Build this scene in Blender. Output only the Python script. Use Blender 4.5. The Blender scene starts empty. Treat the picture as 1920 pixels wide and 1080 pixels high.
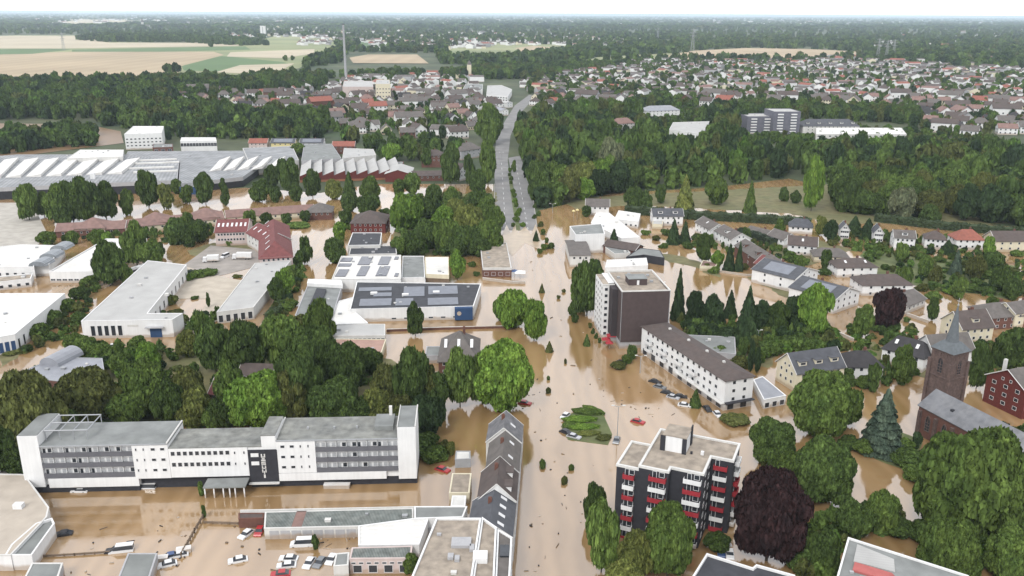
import bpy, math, random
import numpy as np
from mathutils import Matrix, Vector
random.seed(7)
sc = bpy.context.scene
col = sc.collection

# ------------------------------------------------------------ camera, sky, sun, exposure
FPX = 1620.0; CAM_H = 120.0
PITCH = math.atan(515 / FPX); ROLL = math.radians(0.3)
RC = Matrix.Rotation(math.pi / 2 - PITCH, 4, 'X') @ Matrix.Rotation(ROLL, 4, 'Z')
cd = bpy.data.cameras.new('camera'); cam = bpy.data.objects.new('camera', cd); col.objects.link(cam)
cam.matrix_world = Matrix.Translation((0, 0, CAM_H)) @ RC
cd.sensor_width = 36; cd.lens = 36 * FPX / 1920; cd.clip_start = 1; cd.clip_end = 90000
sc.camera = cam
SUN_EL = math.radians(44); SUN_AZ = math.radians(205)      # azimuth measured clockwise from +Y
w = bpy.data.worlds.new('World'); sc.world = w; w.use_nodes = True
nt = w.node_tree; bg = nt.nodes['Background']
sky = nt.nodes.new('ShaderNodeTexSky'); sky.sky_type = 'NISHITA'; sky.sun_disc = False
sky.sun_elevation = SUN_EL; sky.sun_rotation = SUN_AZ; sky.dust_density = 3.0; sky.air_density = 1.0; sky.altitude = 100
hs = nt.nodes.new('ShaderNodeHueSaturation'); hs.inputs['Saturation'].default_value = 0.28
mxs = nt.nodes.new('ShaderNodeMixRGB'); mxs.inputs[0].default_value = 0.72; mxs.inputs[2].default_value = (12.6, 12.9, 13.6, 1)   # overcast cloud veil over the blue
nt.links.new(sky.outputs[0], hs.inputs['Color']); nt.links.new(hs.outputs[0], mxs.inputs[1]); nt.links.new(mxs.outputs[0], bg.inputs[0])
bg.inputs[1].default_value = 0.12
HAZE = 0.000042
cn_ = nt.nodes.new('ShaderNodeTexNoise'); cn_.inputs['Scale'].default_value = 3.2; cn_.inputs['Detail'].default_value = 5; ct_ = nt.nodes.new('ShaderNodeTexCoord'); cm_ = nt.nodes.new('ShaderNodeMapping'); cm_.inputs['Scale'].default_value = (1, 1, 3)
cr_ = nt.nodes.new('ShaderNodeValToRGB'); cr_.color_ramp.elements[0].position = .35; cr_.color_ramp.elements[0].color = (10.6, 11.0, 11.9, 1); cr_.color_ramp.elements[1].position = .65; cr_.color_ramp.elements[1].color = (14.2, 14.4, 14.8, 1)
nt.links.new(ct_.outputs['Generated'], cm_.inputs[0]); nt.links.new(cm_.outputs[0], cn_.inputs['Vector']); nt.links.new(cn_.outputs['Fac'], cr_.inputs[0]); nt.links.new(cr_.outputs[0], mxs.inputs[2])
sd = bpy.data.lights.new('sun', 'SUN'); sd.energy = 1.7; sd.angle = math.radians(15); sd.color = (1, 0.965, 0.92)
sun = bpy.data.objects.new('sun', sd); col.objects.link(sun)
sdir = Vector((math.sin(SUN_AZ) * math.cos(SUN_EL), math.cos(SUN_AZ) * math.cos(SUN_EL), math.sin(SUN_EL)))
sun.rotation_euler = sdir.to_track_quat('Z', 'Y').to_euler()
sc.view_settings.view_transform = 'Standard'; sc.view_settings.look = 'None'
sc.view_settings.exposure = 0.36; sc.view_settings.gamma = 1.0; sc.view_settings.use_curve_mapping = False
sc.cycles.max_bounces = 5; sc.cycles.diffuse_bounces = 2; sc.cycles.glossy_bounces = 2
sc.cycles.volume_bounces = 1; sc.cycles.transparent_max_bounces = 4
sc.cycles.sample_clamp_indirect = 6

# ------------------------------------------------------------ survey helpers: a sight line of the survey meets a level plane
R3 = RC.to_3x3()
def ray(u, v): return R3 @ Vector(((u - 960) / FPX, -(v - 540) / FPX, -1))
def P(u, v, z=0.0):
    d = ray(u, v); t = (z - CAM_H) / d.z
    return Vector((d.x * t, d.y * t, z))
def VP(x, y, z):
    d = R3.transposed() @ (Vector((x, y, z)) - Vector((0, 0, CAM_H)))
    return 960 + FPX * d.x / -d.z, 540 - FPX * d.y / -d.z
def pxm(p):
    d = R3.transposed() @ (Vector(p) - Vector((0, 0, CAM_H)))
    return FPX / -d.z
def height_at(p, vtop):
    lo, hi = 0.0, 110.0
    for _ in range(30):
        m = (lo + hi) / 2
        if VP(p.x, p.y, m)[1] > vtop: lo = m
        else: hi = m
    return lo

# ------------------------------------------------------------ materials
MATS = {}
def mat(name, c, rough=0.85, var=0.15, scale=0.4, spec=0.3, var2=0.0, scale2=0.05, stripes=None, c2=None, rnd=0.0, metal=0.0, bump=0, isl=0.0, tide=False):
    if name in MATS: return MATS[name]
    kk = .75; c = tuple(x * kk for x in c); c2 = tuple(x * kk for x in c2) if c2 else c2
    m = bpy.data.materials.new(name); m.use_nodes = True; MATS[name] = m
    n = m.node_tree; b = n.nodes['Principled BSDF']; L = n.links.new
    b.inputs['Roughness'].default_value = rough; b.inputs['Specular IOR Level'].default_value = spec
    b.inputs['Metallic'].default_value = metal
    tc = n.nodes.new('ShaderNodeTexCoord')
    nz = n.nodes.new('ShaderNodeTexNoise'); nz.inputs['Scale'].default_value = scale; nz.inputs['Detail'].default_value = 5
    L(tc.outputs['Object'], nz.inputs['Vector'])
    mr = n.nodes.new('ShaderNodeMapRange'); mr.inputs['From Min'].default_value = .3; mr.inputs['From Max'].default_value = .7
    mr.inputs['To Min'].default_value = 1 - var; mr.inputs['To Max'].default_value = 1 + var
    L(nz.outputs['Fac'], mr.inputs['Value'])
    fac = mr.outputs[0]
    def mul(a, bb):
        x = n.nodes.new('ShaderNodeMath'); x.operation = 'MULTIPLY'
        L(a, x.inputs[0]); L(bb, x.inputs[1]) if not isinstance(bb, float) else setattr(x.inputs[1], 'default_value', bb)
        return x.outputs[0]
    if rnd:
        oi = n.nodes.new('ShaderNodeObjectInfo')
        r2 = n.nodes.new('ShaderNodeMapRange'); r2.inputs['To Min'].default_value = 1 - rnd; r2.inputs['To Max'].default_value = 1 + rnd
        L(oi.outputs['Random'], r2.inputs['Value']); fac = mul(fac, r2.outputs[0])
    if isl:
        ge = n.nodes.new('ShaderNodeNewGeometry'); r4 = n.nodes.new('ShaderNodeMapRange'); r4.inputs['To Min'].default_value = 1 - isl; r4.inputs['To Max'].default_value = 1 + isl
        L(ge.outputs['Random Per Island'], r4.inputs['Value']); fac = mul(fac, r4.outputs[0])
    if stripes:
        ax, freq, amt = stripes
        wv = n.nodes.new('ShaderNodeTexWave'); wv.bands_direction = ax; wv.inputs['Scale'].default_value = freq
        L(tc.outputs['Object'], wv.inputs['Vector'])
        r3 = n.nodes.new('ShaderNodeMapRange'); r3.inputs['To Min'].default_value = 1 - amt; r3.inputs['To Max'].default_value = 1 + amt * .4
        L(wv.outputs['Fac'], r3.inputs['Value']); fac = mul(fac, r3.outputs[0])
    rgb = n.nodes.new('ShaderNodeRGB'); rgb.outputs[0].default_value = (*c, 1)
    base = rgb.outputs[0]
    if c2:
        n2 = n.nodes.new('ShaderNodeTexNoise'); n2.inputs['Scale'].default_value = scale2; n2.inputs['Detail'].default_value = 4
        L(tc.outputs['Object'], n2.inputs['Vector'])
        rr = n.nodes.new('ShaderNodeMapRange'); rr.inputs['From Min'].default_value = .5 - .3 * (1 - var2); rr.inputs['From Max'].default_value = .5 + .3 * (1 - var2)
        L(n2.outputs['Fac'], rr.inputs['Value'])
        mx = n.nodes.new('ShaderNodeMixRGB'); mx.inputs[2].default_value = (*c2, 1)
        L(rr.outputs[0], mx.inputs[0]); L(base, mx.inputs[1]); base = mx.outputs[0]
    if tide:   # silt line left by the flood, and rain streaks
        sp = n.nodes.new('ShaderNodeSeparateXYZ'); L(tc.outputs['Object'], sp.inputs[0]); ma = n.nodes.new('ShaderNodeMath'); ma.operation = 'MULTIPLY_ADD'; ma.inputs[1].default_value = -2.2; L(nz.outputs['Fac'], ma.inputs[0]); L(sp.outputs['Z'], ma.inputs[2])
        r5 = n.nodes.new('ShaderNodeMapRange'); r5.inputs['From Min'].default_value = .5; r5.inputs['From Max'].default_value = -.3; r5.inputs['To Max'].default_value = .62; L(ma.outputs[0], r5.inputs['Value'])
        m5 = n.nodes.new('ShaderNodeMixRGB'); m5.inputs[2].default_value = (.26, .18, .11, 1); L(r5.outputs[0], m5.inputs[0]); L(base, m5.inputs[1]); base = m5.outputs[0]
        mp5 = n.nodes.new('ShaderNodeMapping'); mp5.inputs['Scale'].default_value = (1.1, 1.1, .07); n5 = n.nodes.new('ShaderNodeTexNoise'); n5.inputs['Scale'].default_value = 1.3; n5.inputs['Detail'].default_value = 4
        L(tc.outputs['Object'], mp5.inputs[0]); L(mp5.outputs[0], n5.inputs['Vector']); r6 = n.nodes.new('ShaderNodeMapRange'); r6.inputs['From Min'].default_value = .35; r6.inputs['From Max'].default_value = .62; r6.inputs['To Min'].default_value = .95; r6.inputs['To Max'].default_value = 1.02; L(n5.outputs['Fac'], r6.inputs['Value']); fac = mul(fac, r6.outputs[0])
    vm = n.nodes.new('ShaderNodeVectorMath'); vm.operation = 'SCALE'
    L(base, vm.inputs[0]); L(fac, vm.inputs['Scale']); L(vm.outputs[0], b.inputs['Base Color'])
    if bump:
        bp = n.nodes.new('ShaderNodeBump'); bp.inputs['Strength'].default_value = bump; bp.inputs['Distance'].default_value = .3
        L(nz.outputs['Fac'], bp.inputs['Height']); L(bp.outputs[0], b.inputs['Normal'])
    return m
white = mat('white_render', (.80, .80, .79), var=.05, scale=.25, tide=True)
offwh = mat('offwhite_render', (.66, .65, .62), var=.08, scale=.3, tide=True)
cream = mat('cream_render', (.70, .64, .48), var=.06, tide=True)
yellow = mat('yellow_render', (.70, .60, .30), var=.06)
greyw = mat('grey_render', (.42, .42, .43), var=.08, tide=True)
pinkw = mat('pink_render', (.60, .50, .47), var=.08, tide=True)
brick = mat('brown_brick', (.17, .075, .05), var=.18, scale=1.2, c2=(.12, .06, .05), scale2=.3)
dkbrick = mat('dark_red_brick', (.13, .028, .022), var=.2, scale=1.5)
stone = mat('church_stone', (.15, .10, .085), var=.3, scale=1.2, c2=(.09, .065, .06), scale2=.4)
clad = mat('brown_cladding', (.085, .062, .06), var=.12, scale=.6, stripes=('Z', 1.2, .15))
charc = mat('charcoal_cladding', (.035, .035, .042), var=.15, scale=.8)
dark = mat('dark_base_wall', (.03, .03, .034), var=.2)  # near-black colour for the flush lower walls of the factory halls
bandg = mat('grey_band', (.14, .14, .155), var=.1, stripes=('X', 1.6, .12))
redp = mat('red_panel', (.34, .03, .04), var=.12, scale=1)
rslate = mat('slate_roof', (.085, .088, .10), var=.2, scale=.5, rough=.6, stripes=('Y', 2.2, .2))
rdark = mat('dark_roof', (.05, .047, .05), var=.2, scale=.6, stripes=('Y', 2.2, .2))
rbrown = mat('brown_roof', (.125, .095, .085), var=.18, scale=.6, stripes=('Y', 2.2, .18), c2=(.09, .075, .07), scale2=.3)
rgb_ = mat('greybrown_roof', (.17, .15, .14), var=.2, scale=.6, stripes=('Y', 2.2, .15), c2=(.12, .11, .10), scale2=.3)
rred = mat('red_roof', (.30, .11, .08), var=.18, scale=.6, stripes=('Y', 2.2, .15))
rdkred = mat('dark_red_roof', (.19, .065, .062), var=.18, scale=.6, stripes=('Y', 2.2, .15))
rpink = mat('pinkbrown_roof', (.27, .165, .14), var=.15, scale=.5, c2=(.20, .13, .115), scale2=.2)
rzinc = mat('zinc_roof', (.30, .31, .34), var=.12, scale=.3, rough=.5, stripes=('X', 1.0, .1))
fgrey = mat('grey_felt_roof', (.27, .28, .275), var=.2, scale=.25, c2=(.19, .20, .19), scale2=.12)
fmoss = mat('mossy_felt_roof', (.17, .175, .17), var=.3, scale=.45, c2=(.28, .28, .25), scale2=.16)
ftan = mat('tan_gravel_roof', (.40, .34, .27), var=.25, scale=.5, c2=(.27, .23, .19), scale2=.2)
fpale = mat('pale_sheet_roof', (.46, .455, .44), var=.08, scale=.15, stripes=('Y', .35, .05))
fwhite = mat('white_membrane_roof', (.84, .83, .80), var=.07, scale=.4, c2=(.64, .62, .58), scale2=.09, stripes=('Y', .2, .06))
gtile = mat('grey_tile_roof', (.20, .20, .21), var=.25, scale=.7, stripes=('Y', 2.2, .2), c2=(.14, .135, .14), scale2=.4)
fribs = mat('ribbed_factory_roof', (.36, .365, .37), var=.2, scale=.12, c2=(.24, .25, .26), scale2=.05, stripes=('X', .12, .18))
fdark = mat('bitumen_roof', (.055, .057, .065), var=.2, scale=.4)
corr = mat('corrugated_roof', (.16, .185, .175), var=.3, scale=.6, stripes=('X', .9, .5), c2=(.23, .24, .22), scale2=.35)
rterr = mat('terracotta_paving', (.42, .27, .22), var=.12, scale=.4)
glass = mat('window_glass', (.035, .04, .048), rough=.12, var=.3, spec=.5)
wframe = mat('window_frame', (.75, .75, .75), var=.03)
dframe = mat('dark_frame', (.06, .06, .07), var=.05)
pv = mat('solar_cells', (.05, .06, .085), rough=.25, var=.1, stripes=('X', 1.6, .35), spec=.5)
pvl = mat('pale_solar_cells', (.20, .215, .25), rough=.3, var=.12, spec=.5, stripes=('X', 1.1, .35))  # paler grey base colour than the plain solar cells
metal = mat('galvanised_metal', (.35, .36, .37), rough=.4, var=.1)
bluep = mat('blue_panel', (.03, .07, .16), var=.1)
wood = mat('weathered_wood', (.18, .13, .09), var=.2)

# ------------------------------------------------------------ mesh builder
class MB:
    def __init__(s): s.v = []; s.f = []; s.m = []
    def quad(s, pts, mi=0):
        k = len(s.v); s.v += [tuple(p) for p in pts]; s.f.append(tuple(range(k, k + len(pts)))); s.m.append(mi)
    def box(s, x0, x1, y0, y1, z0, z1, mi=0):
        k = len(s.v)
        s.v += [(x0, y0, z0), (x1, y0, z0), (x1, y1, z0), (x0, y1, z0), (x0, y0, z1), (x1, y0, z1), (x1, y1, z1), (x0, y1, z1)]
        for q in ((0, 3, 2, 1), (4, 5, 6, 7), (0, 1, 5, 4), (1, 2, 6, 5), (2, 3, 7, 6), (3, 0, 4, 7)):
            s.f.append(tuple(k + i for i in q)); s.m.append(mi)
    def prism(s, pts, z0, z1, mi=0, top=None, mt=None):
        n = len(pts); k = len(s.v)
        s.v += [(p[0], p[1], z0) for p in pts] + [(p[0], p[1], z1) for p in (top or pts)]
        for i in range(n):
            j = (i + 1) % n; s.f.append((k + i, k + j, k + n + j, k + n + i)); s.m.append(mi)
        s.f.append(tuple(k + n + i for i in range(n))); s.m.append(mi if mt is None else mt)
        s.f.append(tuple(k + n - 1 - i for i in range(n))); s.m.append(mi)
    def cyl(s, x, y, z0, z1, r0, r1=None, n=10, mi=0):
        r1 = r0 if r1 is None else r1
        a = [(x + r0 * math.cos(2 * math.pi * i / n), y + r0 * math.sin(2 * math.pi * i / n)) for i in range(n)]
        b = [(x + r1 * math.cos(2 * math.pi * i / n), y + r1 * math.sin(2 * math.pi * i / n)) for i in range(n)]
        s.prism(a, z0, z1, mi, b)
    def bar(s, p, q, r, mi=0):
        p = Vector(p); q = Vector(q); d = (q - p).normalized(); u = d.orthogonal().normalized(); w_ = d.cross(u); k = len(s.v)
        for o in (p, q):
            for a, b in ((1, 1), (-1, 1), (-1, -1), (1, -1)): s.v.append(tuple(o + u * r * a + w_ * r * b))
        for q_ in ((3, 2, 1, 0), (4, 5, 6, 7), (0, 1, 5, 4), (1, 2, 6, 5), (2, 3, 7, 6), (3, 0, 4, 7)):
            s.f.append(tuple(k + i for i in q_)); s.m.append(mi)
    def mesh(s, name, mats):
        me = bpy.data.meshes.new(name); me.from_pydata(s.v, [], s.f)
        for m in mats: me.materials.append(m)
        me.polygons.foreach_set('material_index', s.m); me.update(); return me
    def build(s, name, parent, mats, label=None):
        o = bpy.data.objects.new(name, s.mesh(name, mats if isinstance(mats, (list, tuple)) else [mats]))
        col.objects.link(o); o.parent = parent if not isinstance(parent, T) else parent.o
        if label: o['label'] = label
        return o

class T:                      # a thing: an Empty on the ground at front-left, x along its front, y away from it
    def __init__(s, name, label, cat, a, b=None, z=0.0, group=None, rot=0.0):
        A = P(a[0], a[1], z) if len(a) == 2 else Vector(a)
        if b is not None:
            B = P(b[0], b[1], z); d = B - A; rot = math.atan2(d.y, d.x); s.L = math.hypot(d.x, d.y)
        s.A = Vector((A.x, A.y, 0)); s.rot = rot
        s.e = Vector((math.cos(rot), math.sin(rot), 0)); s.n = Vector((-s.e.y, s.e.x, 0))
        o = bpy.data.objects.new(name, None); col.objects.link(o); o.empty_display_size = 1
        o.location = s.A; o.rotation_euler = (0, 0, rot)
        o['label'] = label; o['category'] = cat
        if group: o['group'] = group
        s.o = o
    def loc(s, u, v, z=0.0):
        q = P(u, v, z) - s.A; return (q.x * s.e.x + q.y * s.e.y, q.x * s.n.x + q.y * s.n.y)

WC = {}; FOOT = []
def mark_foot(t, poly): FOOT.append([(t.A.x + x * t.e.x + y * t.n.x, t.A.y + x * t.e.y + y * t.n.y) for x, y in inset(poly, -1.2)])
def win_mesh(w_, h, fm, gm):
    k = (round(w_, 2), round(h, 2), fm.name, gm.name)
    if k not in WC:
        m = MB(); t = .09; d = .07
        m.box(-w_ / 2, w_ / 2, -d, 0, 0, t); m.box(-w_ / 2, w_ / 2, -d, 0, h - t, h)
        m.box(-w_ / 2, -w_ / 2 + t, -d, 0, t, h - t); m.box(w_ / 2 - t, w_ / 2, -d, 0, t, h - t)
        n = max(1, int(w_ / 1.1))
        for i in range(1, n): x = -w_ / 2 + w_ * i / n; m.box(x - .04, x + .04, -d, 0, t, h - t)
        m.quad([(-w_ / 2 + t, -.03, t), (w_ / 2 - t, -.03, t), (w_ / 2 - t, -.03, h - t), (-w_ / 2 + t, -.03, h - t)], 1)
        WC[k] = m.mesh('window', [fm, gm])
    return WC[k]
def put(me, name, parent, x, y, z, rz=0.0, label=None):
    o = bpy.data.objects.new(name, me); col.objects.link(o); o.parent = parent.o if isinstance(parent, T) else parent
    o.location = (x, y, z); o.rotation_euler = (0, 0, rz)
    if label: o['label'] = label
    return o
def win(t, x, z, w_=1.2, h=1.3, y=0.0, rz=0.0, fm=wframe, gm=glass, name='window'):
    return put(win_mesh(w_, h, fm, gm), name, t, x, y, z, rz)
def edge_wins(t, poly, e, cols, rows, w_=1.2, h=1.3, f0=0.0, f1=1.0, fm=wframe, gm=glass, name='window'):
    a = Vector(poly[e]); b = Vector(poly[(e + 1) % len(poly)]); d = b - a; r = math.atan2(d.y, d.x)
    nx, ny = math.sin(r), -math.cos(r)
    for z in rows:
        for i in range(cols):
            q = a + d * (f0 + (f1 - f0) * (i + .5) / cols)
            put(win_mesh(w_, h, fm, gm), name, t, q.x + nx * .01, q.y + ny * .01, z, r)

def area(p): return sum(p[i][0] * p[(i + 1) % len(p)][1] - p[(i + 1) % len(p)][0] * p[i][1] for i in range(len(p))) / 2
def inset(p, d):
    r = []; n = len(p)
    for i in range(n):
        a = Vector(p[i - 1][:2]); b = Vector(p[i][:2]); c = Vector(p[(i + 1) % n][:2])
        d1 = (b - a).normalized(); d2 = (c - b).normalized(); n1 = Vector((-d1.y, d1.x)); n2 = Vector((-d2.y, d2.x))
        m = n1 + n2; k = m.dot(m); m = n1 if k < .1 else m * 2 / k
        r.append(tuple(b + m * d))
    return r
# flat-roofed block: px = outline sighted at roof level (or a, b, c of a true rectangle)
def block(name, label, cat, px, h, wall=white, roof=fgrey, par=.5, trim=None, wins=(), base=None, group=None, z0=-1.0):
    t = T(name, label, cat, px[0], px[1], h, group)
    if len(px) == 3:
        D = t.loc(*px[2], h)[1]; poly = [(0, 0), (t.L, 0), (t.L, D), (0, D)]
    else: poly = [t.loc(u, v, h) for u, v in px]
    if area(poly) < 0: poly = poly[::-1]
    t.poly = poly; t.h = h; mark_foot(t, poly)
    m = MB(); n = len(poly)
    for i in range(n):
        a = poly[i]; b = poly[(i + 1) % n]
        m.quad([(a[0], a[1], z0), (b[0], b[1], z0), (b[0], b[1], h + par), (a[0], a[1], h + par)])
    m.build('wall', t, wall)
    ins = inset(poly, .35); out = inset(poly, -.04); m = MB()
    for i in range(n):
        j = (i + 1) % n; zt = h + par + .03
        m.quad([(*out[i], zt), (*out[j], zt), (*ins[j], zt), (*ins[i], zt)])
        m.quad([(*ins[i], zt), (*ins[j], zt), (*ins[j], h - .1), (*ins[i], h - .1)])
        m.quad([(*out[i], zt - .25), (*out[j], zt - .25), (*out[j], zt), (*out[i], zt)])
    m.build('parapet', t, trim or wall)
    m = MB(); m.quad([(*p, h) for p in inset(poly, .02)]); m.build('roof', t, roof)
    if base:
        m = MB(); o2 = inset(poly, -.05)
        for i in range(n):
            a = o2[i]; b = o2[(i + 1) % n]; m.quad([(*a, z0), (*b, z0), (*b, base[0]), (*a, base[0])])
        m.build('base_wall', t, base[1])
    ar = area(poly)
    if ar > 160:
        r_ = random.Random(len(label) * 7 + int(ar)); cx = [p[0] for p in inset(poly, 2)]; cy = [p[1] for p in inset(poly, 2)]; ip = inset(poly, 2)
        for _ in range(min(9, 3 + int(ar / 300))):
            x, y = r_.uniform(min(cx), max(cx)), r_.uniform(min(cy), max(cy)); ins_ = False; j = len(ip) - 1
            for i in range(len(ip)):
                if (ip[i][1] > y) != (ip[j][1] > y) and x < (ip[j][0] - ip[i][0]) * (y - ip[i][1]) / (ip[j][1] - ip[i][1]) + ip[i][0]: ins_ = not ins_
                j = i
            if not ins_: continue
            a_ = r_.uniform(.25, .8); m = MB(); m.box(x - a_, x + a_, y - a_ * .7, y + a_ * .7, h, h + a_ * .8); m.box(x - a_ * 1.1, x + a_ * 1.1, y - a_ * .8, y + a_ * .8, h + a_ * .8, h + a_ * .9 + .05); m.build('roof_vent', t, r_.choice([metal, greyw, offwh]))
    for q in wins: edge_wins(t, poly, *q[:3], **(q[3] if len(q) > 3 else {}))
    return t
def box_part(t, name, x0, x1, y0, y1, z0, z1, m_, label=None):
    m = MB(); m.box(x0, x1, y0, y1, z0, z1); return m.build(name, t, m_, label)

def gable_roof(L, D, h, rise, axis='x', hip=0.0, oh=.5, th=.22):
    m = MB(); sw = (axis == 'y'); A, B = (D, L) if sw else (L, D)
    f = (lambda s, t_, z: (t_, s, z)) if sw else (lambda s, t_, z: (s, t_, z))
    k = rise / (B / 2); e = h - oh * k
    if hip > 0:
        hp = min(hip, A / 2 - .01); r0 = f(hp, B / 2, h + rise); r1 = f(A - hp, B / 2, h + rise)
        c = [f(-oh, -oh, e), f(A + oh, -oh, e), f(A + oh, B + oh, e), f(-oh, B + oh, e)]
        cl = [(p[0], p[1], p[2] - th) for p in c]
        m.quad([c[0], c[1], r1, r0]); m.quad([c[1], c[2], r1]); m.quad([c[2], c[3], r0, r1]); m.quad([c[3], c[0], r0])
        for i in range(4): j = (i + 1) % 4; m.quad([cl[i], cl[j], c[j], c[i]])
        m.quad(cl[::-1])
    else:
        for t0, t1 in ((-oh, B / 2), (B + oh, B / 2)):
            a = [f(-oh, t0, e), f(A + oh, t0, e), f(A + oh, t1, h + rise), f(-oh, t1, h + rise)]
            b = [(p[0], p[1], p[2] + th) for p in a]
            m.quad(b); m.quad(a[::-1])
            for i in range(4): j = (i + 1) % 4; m.quad([a[i], a[j], b[j], b[i]])
    return m
def walls_mb(L, D, h, rise, axis, hip):
    m = MB(); z = -1
    m.quad([(0, 0, z), (L, 0, z), (L, 0, h), (0, 0, h)]); m.quad([(L, 0, z), (L, D, z), (L, D, h), (L, 0, h)])
    m.quad([(L, D, z), (0, D, z), (0, D, h), (L, D, h)]); m.quad([(0, D, z), (0, 0, z), (0, 0, h), (0, D, h)])
    if not hip:
        r = rise
        if axis == 'x':
            m.quad([(L, 0, h), (L, D, h), (L, D / 2, h + r)]); m.quad([(0, D, h), (0, 0, h), (0, D / 2, h + r)])
        else:
            m.quad([(0, 0, h), (L, 0, h), (L / 2, 0, h + r)]); m.quad([(L, D, h), (0, D, h), (L / 2, D, h + r)])
    return m
# pitched-roof house: a -> b is the front eave, c a back corner at eave level (or D metres)
def house(label, a, b, D, h=5.6, rise=3.2, wall=white, roof=rbrown, axis='x', hip=0.0, fr=(4, 2), sd_=(2, 2), chim=True, dorm=0, sky_=0,
          pvs=None, name='house', cat='house', group=None, ww=1.2, base=None, gwin=True, L=None, oh=.5, dside=1):
    t = T(name, label, cat, a, b, h, group)
    if not isinstance(D, (int, float)): D = abs(t.loc(*D, h)[1])
    L = L or t.L; t.D = D; t.h = h
    poly = t.poly = [(0, 0), (L, 0), (L, D), (0, D)]
    mark_foot(t, poly); walls_mb(L, D, h, rise, axis, hip).build('wall', t, wall)
    rf = gable_roof(L, D, h, rise, axis, hip, oh).build('roof', t, roof)
    if not hip and rise > 2:
        m = MB(); A_, B_ = (L, D) if axis == 'x' else (D, L); k_ = rise / (B_ / 2); f_ = (lambda a_, b_, c_: (a_, b_, c_)) if axis == 'x' else (lambda a_, b_, c_: (b_, a_, c_))
        for s_ in (-oh - .02, A_ + oh + .02):
            for t0 in (-oh, B_ + oh): m.bar(f_(s_, t0, h - oh * k_ + .12), f_(s_, B_ / 2, h + rise + .12), .11)
        m.build('verge_board', rf, offwh)
    fl = 2.8; rows = [z for z in (h - 1.9 - fl * i for i in range(6)) if z > .4]
    if fr and fr[0]:
        edge_wins(t, poly, 0, fr[0], rows[:fr[1]], ww, 1.25, .06, .94); edge_wins(t, poly, 2, max(1, fr[0] - 1), rows[:fr[1]], ww, 1.25, .1, .9)
    if sd_ and sd_[0]:
        for e in (1, 3): edge_wins(t, poly, e, sd_[0], rows[:sd_[1]], ww * .9, 1.25, .12, .88)
    if gwin and not hip and rise > 2.4:
        for e in ((1, 3) if axis == 'x' else (0,)): edge_wins(t, poly, e, 2, [h + .5], .9, 1.0, .3, .7)
    if chim:
        x, y = (L * .62, D * .56) if axis == 'x' else (L * .56, D * .6)
        m = MB(); m.box(x - .45, x + .45, y - .45, y + .45, h + rise * .5, h + rise + .9); m.box(x - .3, x + .3, y - .3, y + .3, h + rise + .9, h + rise + 1.1)
        m.build('chimney', rf, brick)
    B = D if axis == 'x' else L; k = rise / (B / 2)
    def onslope(s, tt):       # s along ridge, tt across from the front/left eave
        z = h + k * (tt if tt < B / 2 else B - tt) + .24
        return (s, tt, z) if axis == 'x' else (tt, s, z)
    A = L if axis == 'x' else D
    for i in range(dorm):
        s = A * (i + .5) / dorm if dorm > 1 else A / 2
        m = MB(); t0 = B * .14; zz = h + k * t0; wd = min(1.5, A / dorm * .35)
        pts = lambda s_, t_, z_: (s_, t_, z_) if axis == 'x' else (t_, s_, z_)
        if axis == 'x': m.box(s - wd, s + wd, t0, B * .42, zz - .1, zz + 1.7)
        else: m.box(t0, B * .42, s - wd, s + wd, zz - .1, zz + 1.7)
        d_ = m.build('dormer', rf, wall)
        m = MB()
        if axis == 'x': m.box(s - wd - .2, s + wd + .2, t0 - .3, B * .46, zz + 1.7, zz + 1.85)
        else: m.box(t0 - .3, B * .46, s - wd - .2, s + wd + .2, zz + 1.7, zz + 1.85)
        m.box(0, .01, 0, .01, h, h + .01) if False else None
        m.build('dormer_roof', d_, roof)
        if axis == 'x': put(win_mesh(wd * 1.4, 1.0, wframe, glass), 'window', d_, s, t0 - .01, zz + .45)
        else: put(win_mesh(wd * 1.4, 1.0, wframe, glass), 'window', d_, t0 - .01, s, zz + .45, -math.pi / 2)
    def tilt(s0, s1, t0, t1, nm, mt, lift=0.0):
        p = [onslope(s0, t0), onslope(s1, t0), onslope(s1, t1), onslope(s0, t1)]
        p = [(q[0], q[1], q[2] + lift) for q in p]; m = MB(); q = [(a_[0], a_[1], a_[2] + .1) for a_ in p]
        m.quad(q); [m.quad([p[i], p[(i + 1) % 4], q[(i + 1) % 4], q[i]]) for i in range(4)]
        m.build(nm, rf, mt)
    for i in range(sky_):
        s = A * (i + .5) / sky_; tilt(s - .5, s + .5, B * .2, B * .34, 'skylight', wframe)
    if pvs: tilt(A * pvs[0], A * pvs[1], B * .08, B * .42, 'solar_panel', pvl)
    return t
# ============================================================ THE SETTING
def sheet(name, px, z, m, world=None, kind='structure', label=None, rag=0):
    pts = [tuple(P(u, v, z)) for u, v in px] if world is None else [(x, y, z) for x, y in world]
    if rag:
        r_ = random.Random(int(abs(pts[0][0]) * 10)); q_ = []
        for i in range(len(pts)):
            a, b = Vector(pts[i]), Vector(pts[(i + 1) % len(pts)]); k = max(1, min(60, int((b - a).length / 3))); o_ = 0
            for j in range(k): o_ = o_ * .6 + r_.uniform(-rag, rag); d_ = (b - a).normalized(); e_ = o_ if j else 0; p_ = a + (b - a) * j / k; q_.append((p_.x - d_.y * e_, p_.y + d_.x * e_, p_.z))
        pts = q_
    me = bpy.data.meshes.new(name); me.from_pydata(pts, [], [tuple(range(len(pts)))]); me.materials.append(m); me.update()
    if me.polygons[0].normal.z < 0: me.flip_normals()
    o = bpy.data.objects.new(name, me); col.objects.link(o); o['kind'] = kind
    if label: o['label'] = label
    return o
gm_ = mat('ground_cover', (.045, .07, .03), var=.35, scale=.02, c2=(.09, .10, .05), scale2=.008, var2=.5)
sheet('ground', None, 0.0, gm_, world=[(-40000, 60), (40000, 60), (40000, 60000), (-40000, 60000)])
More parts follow.
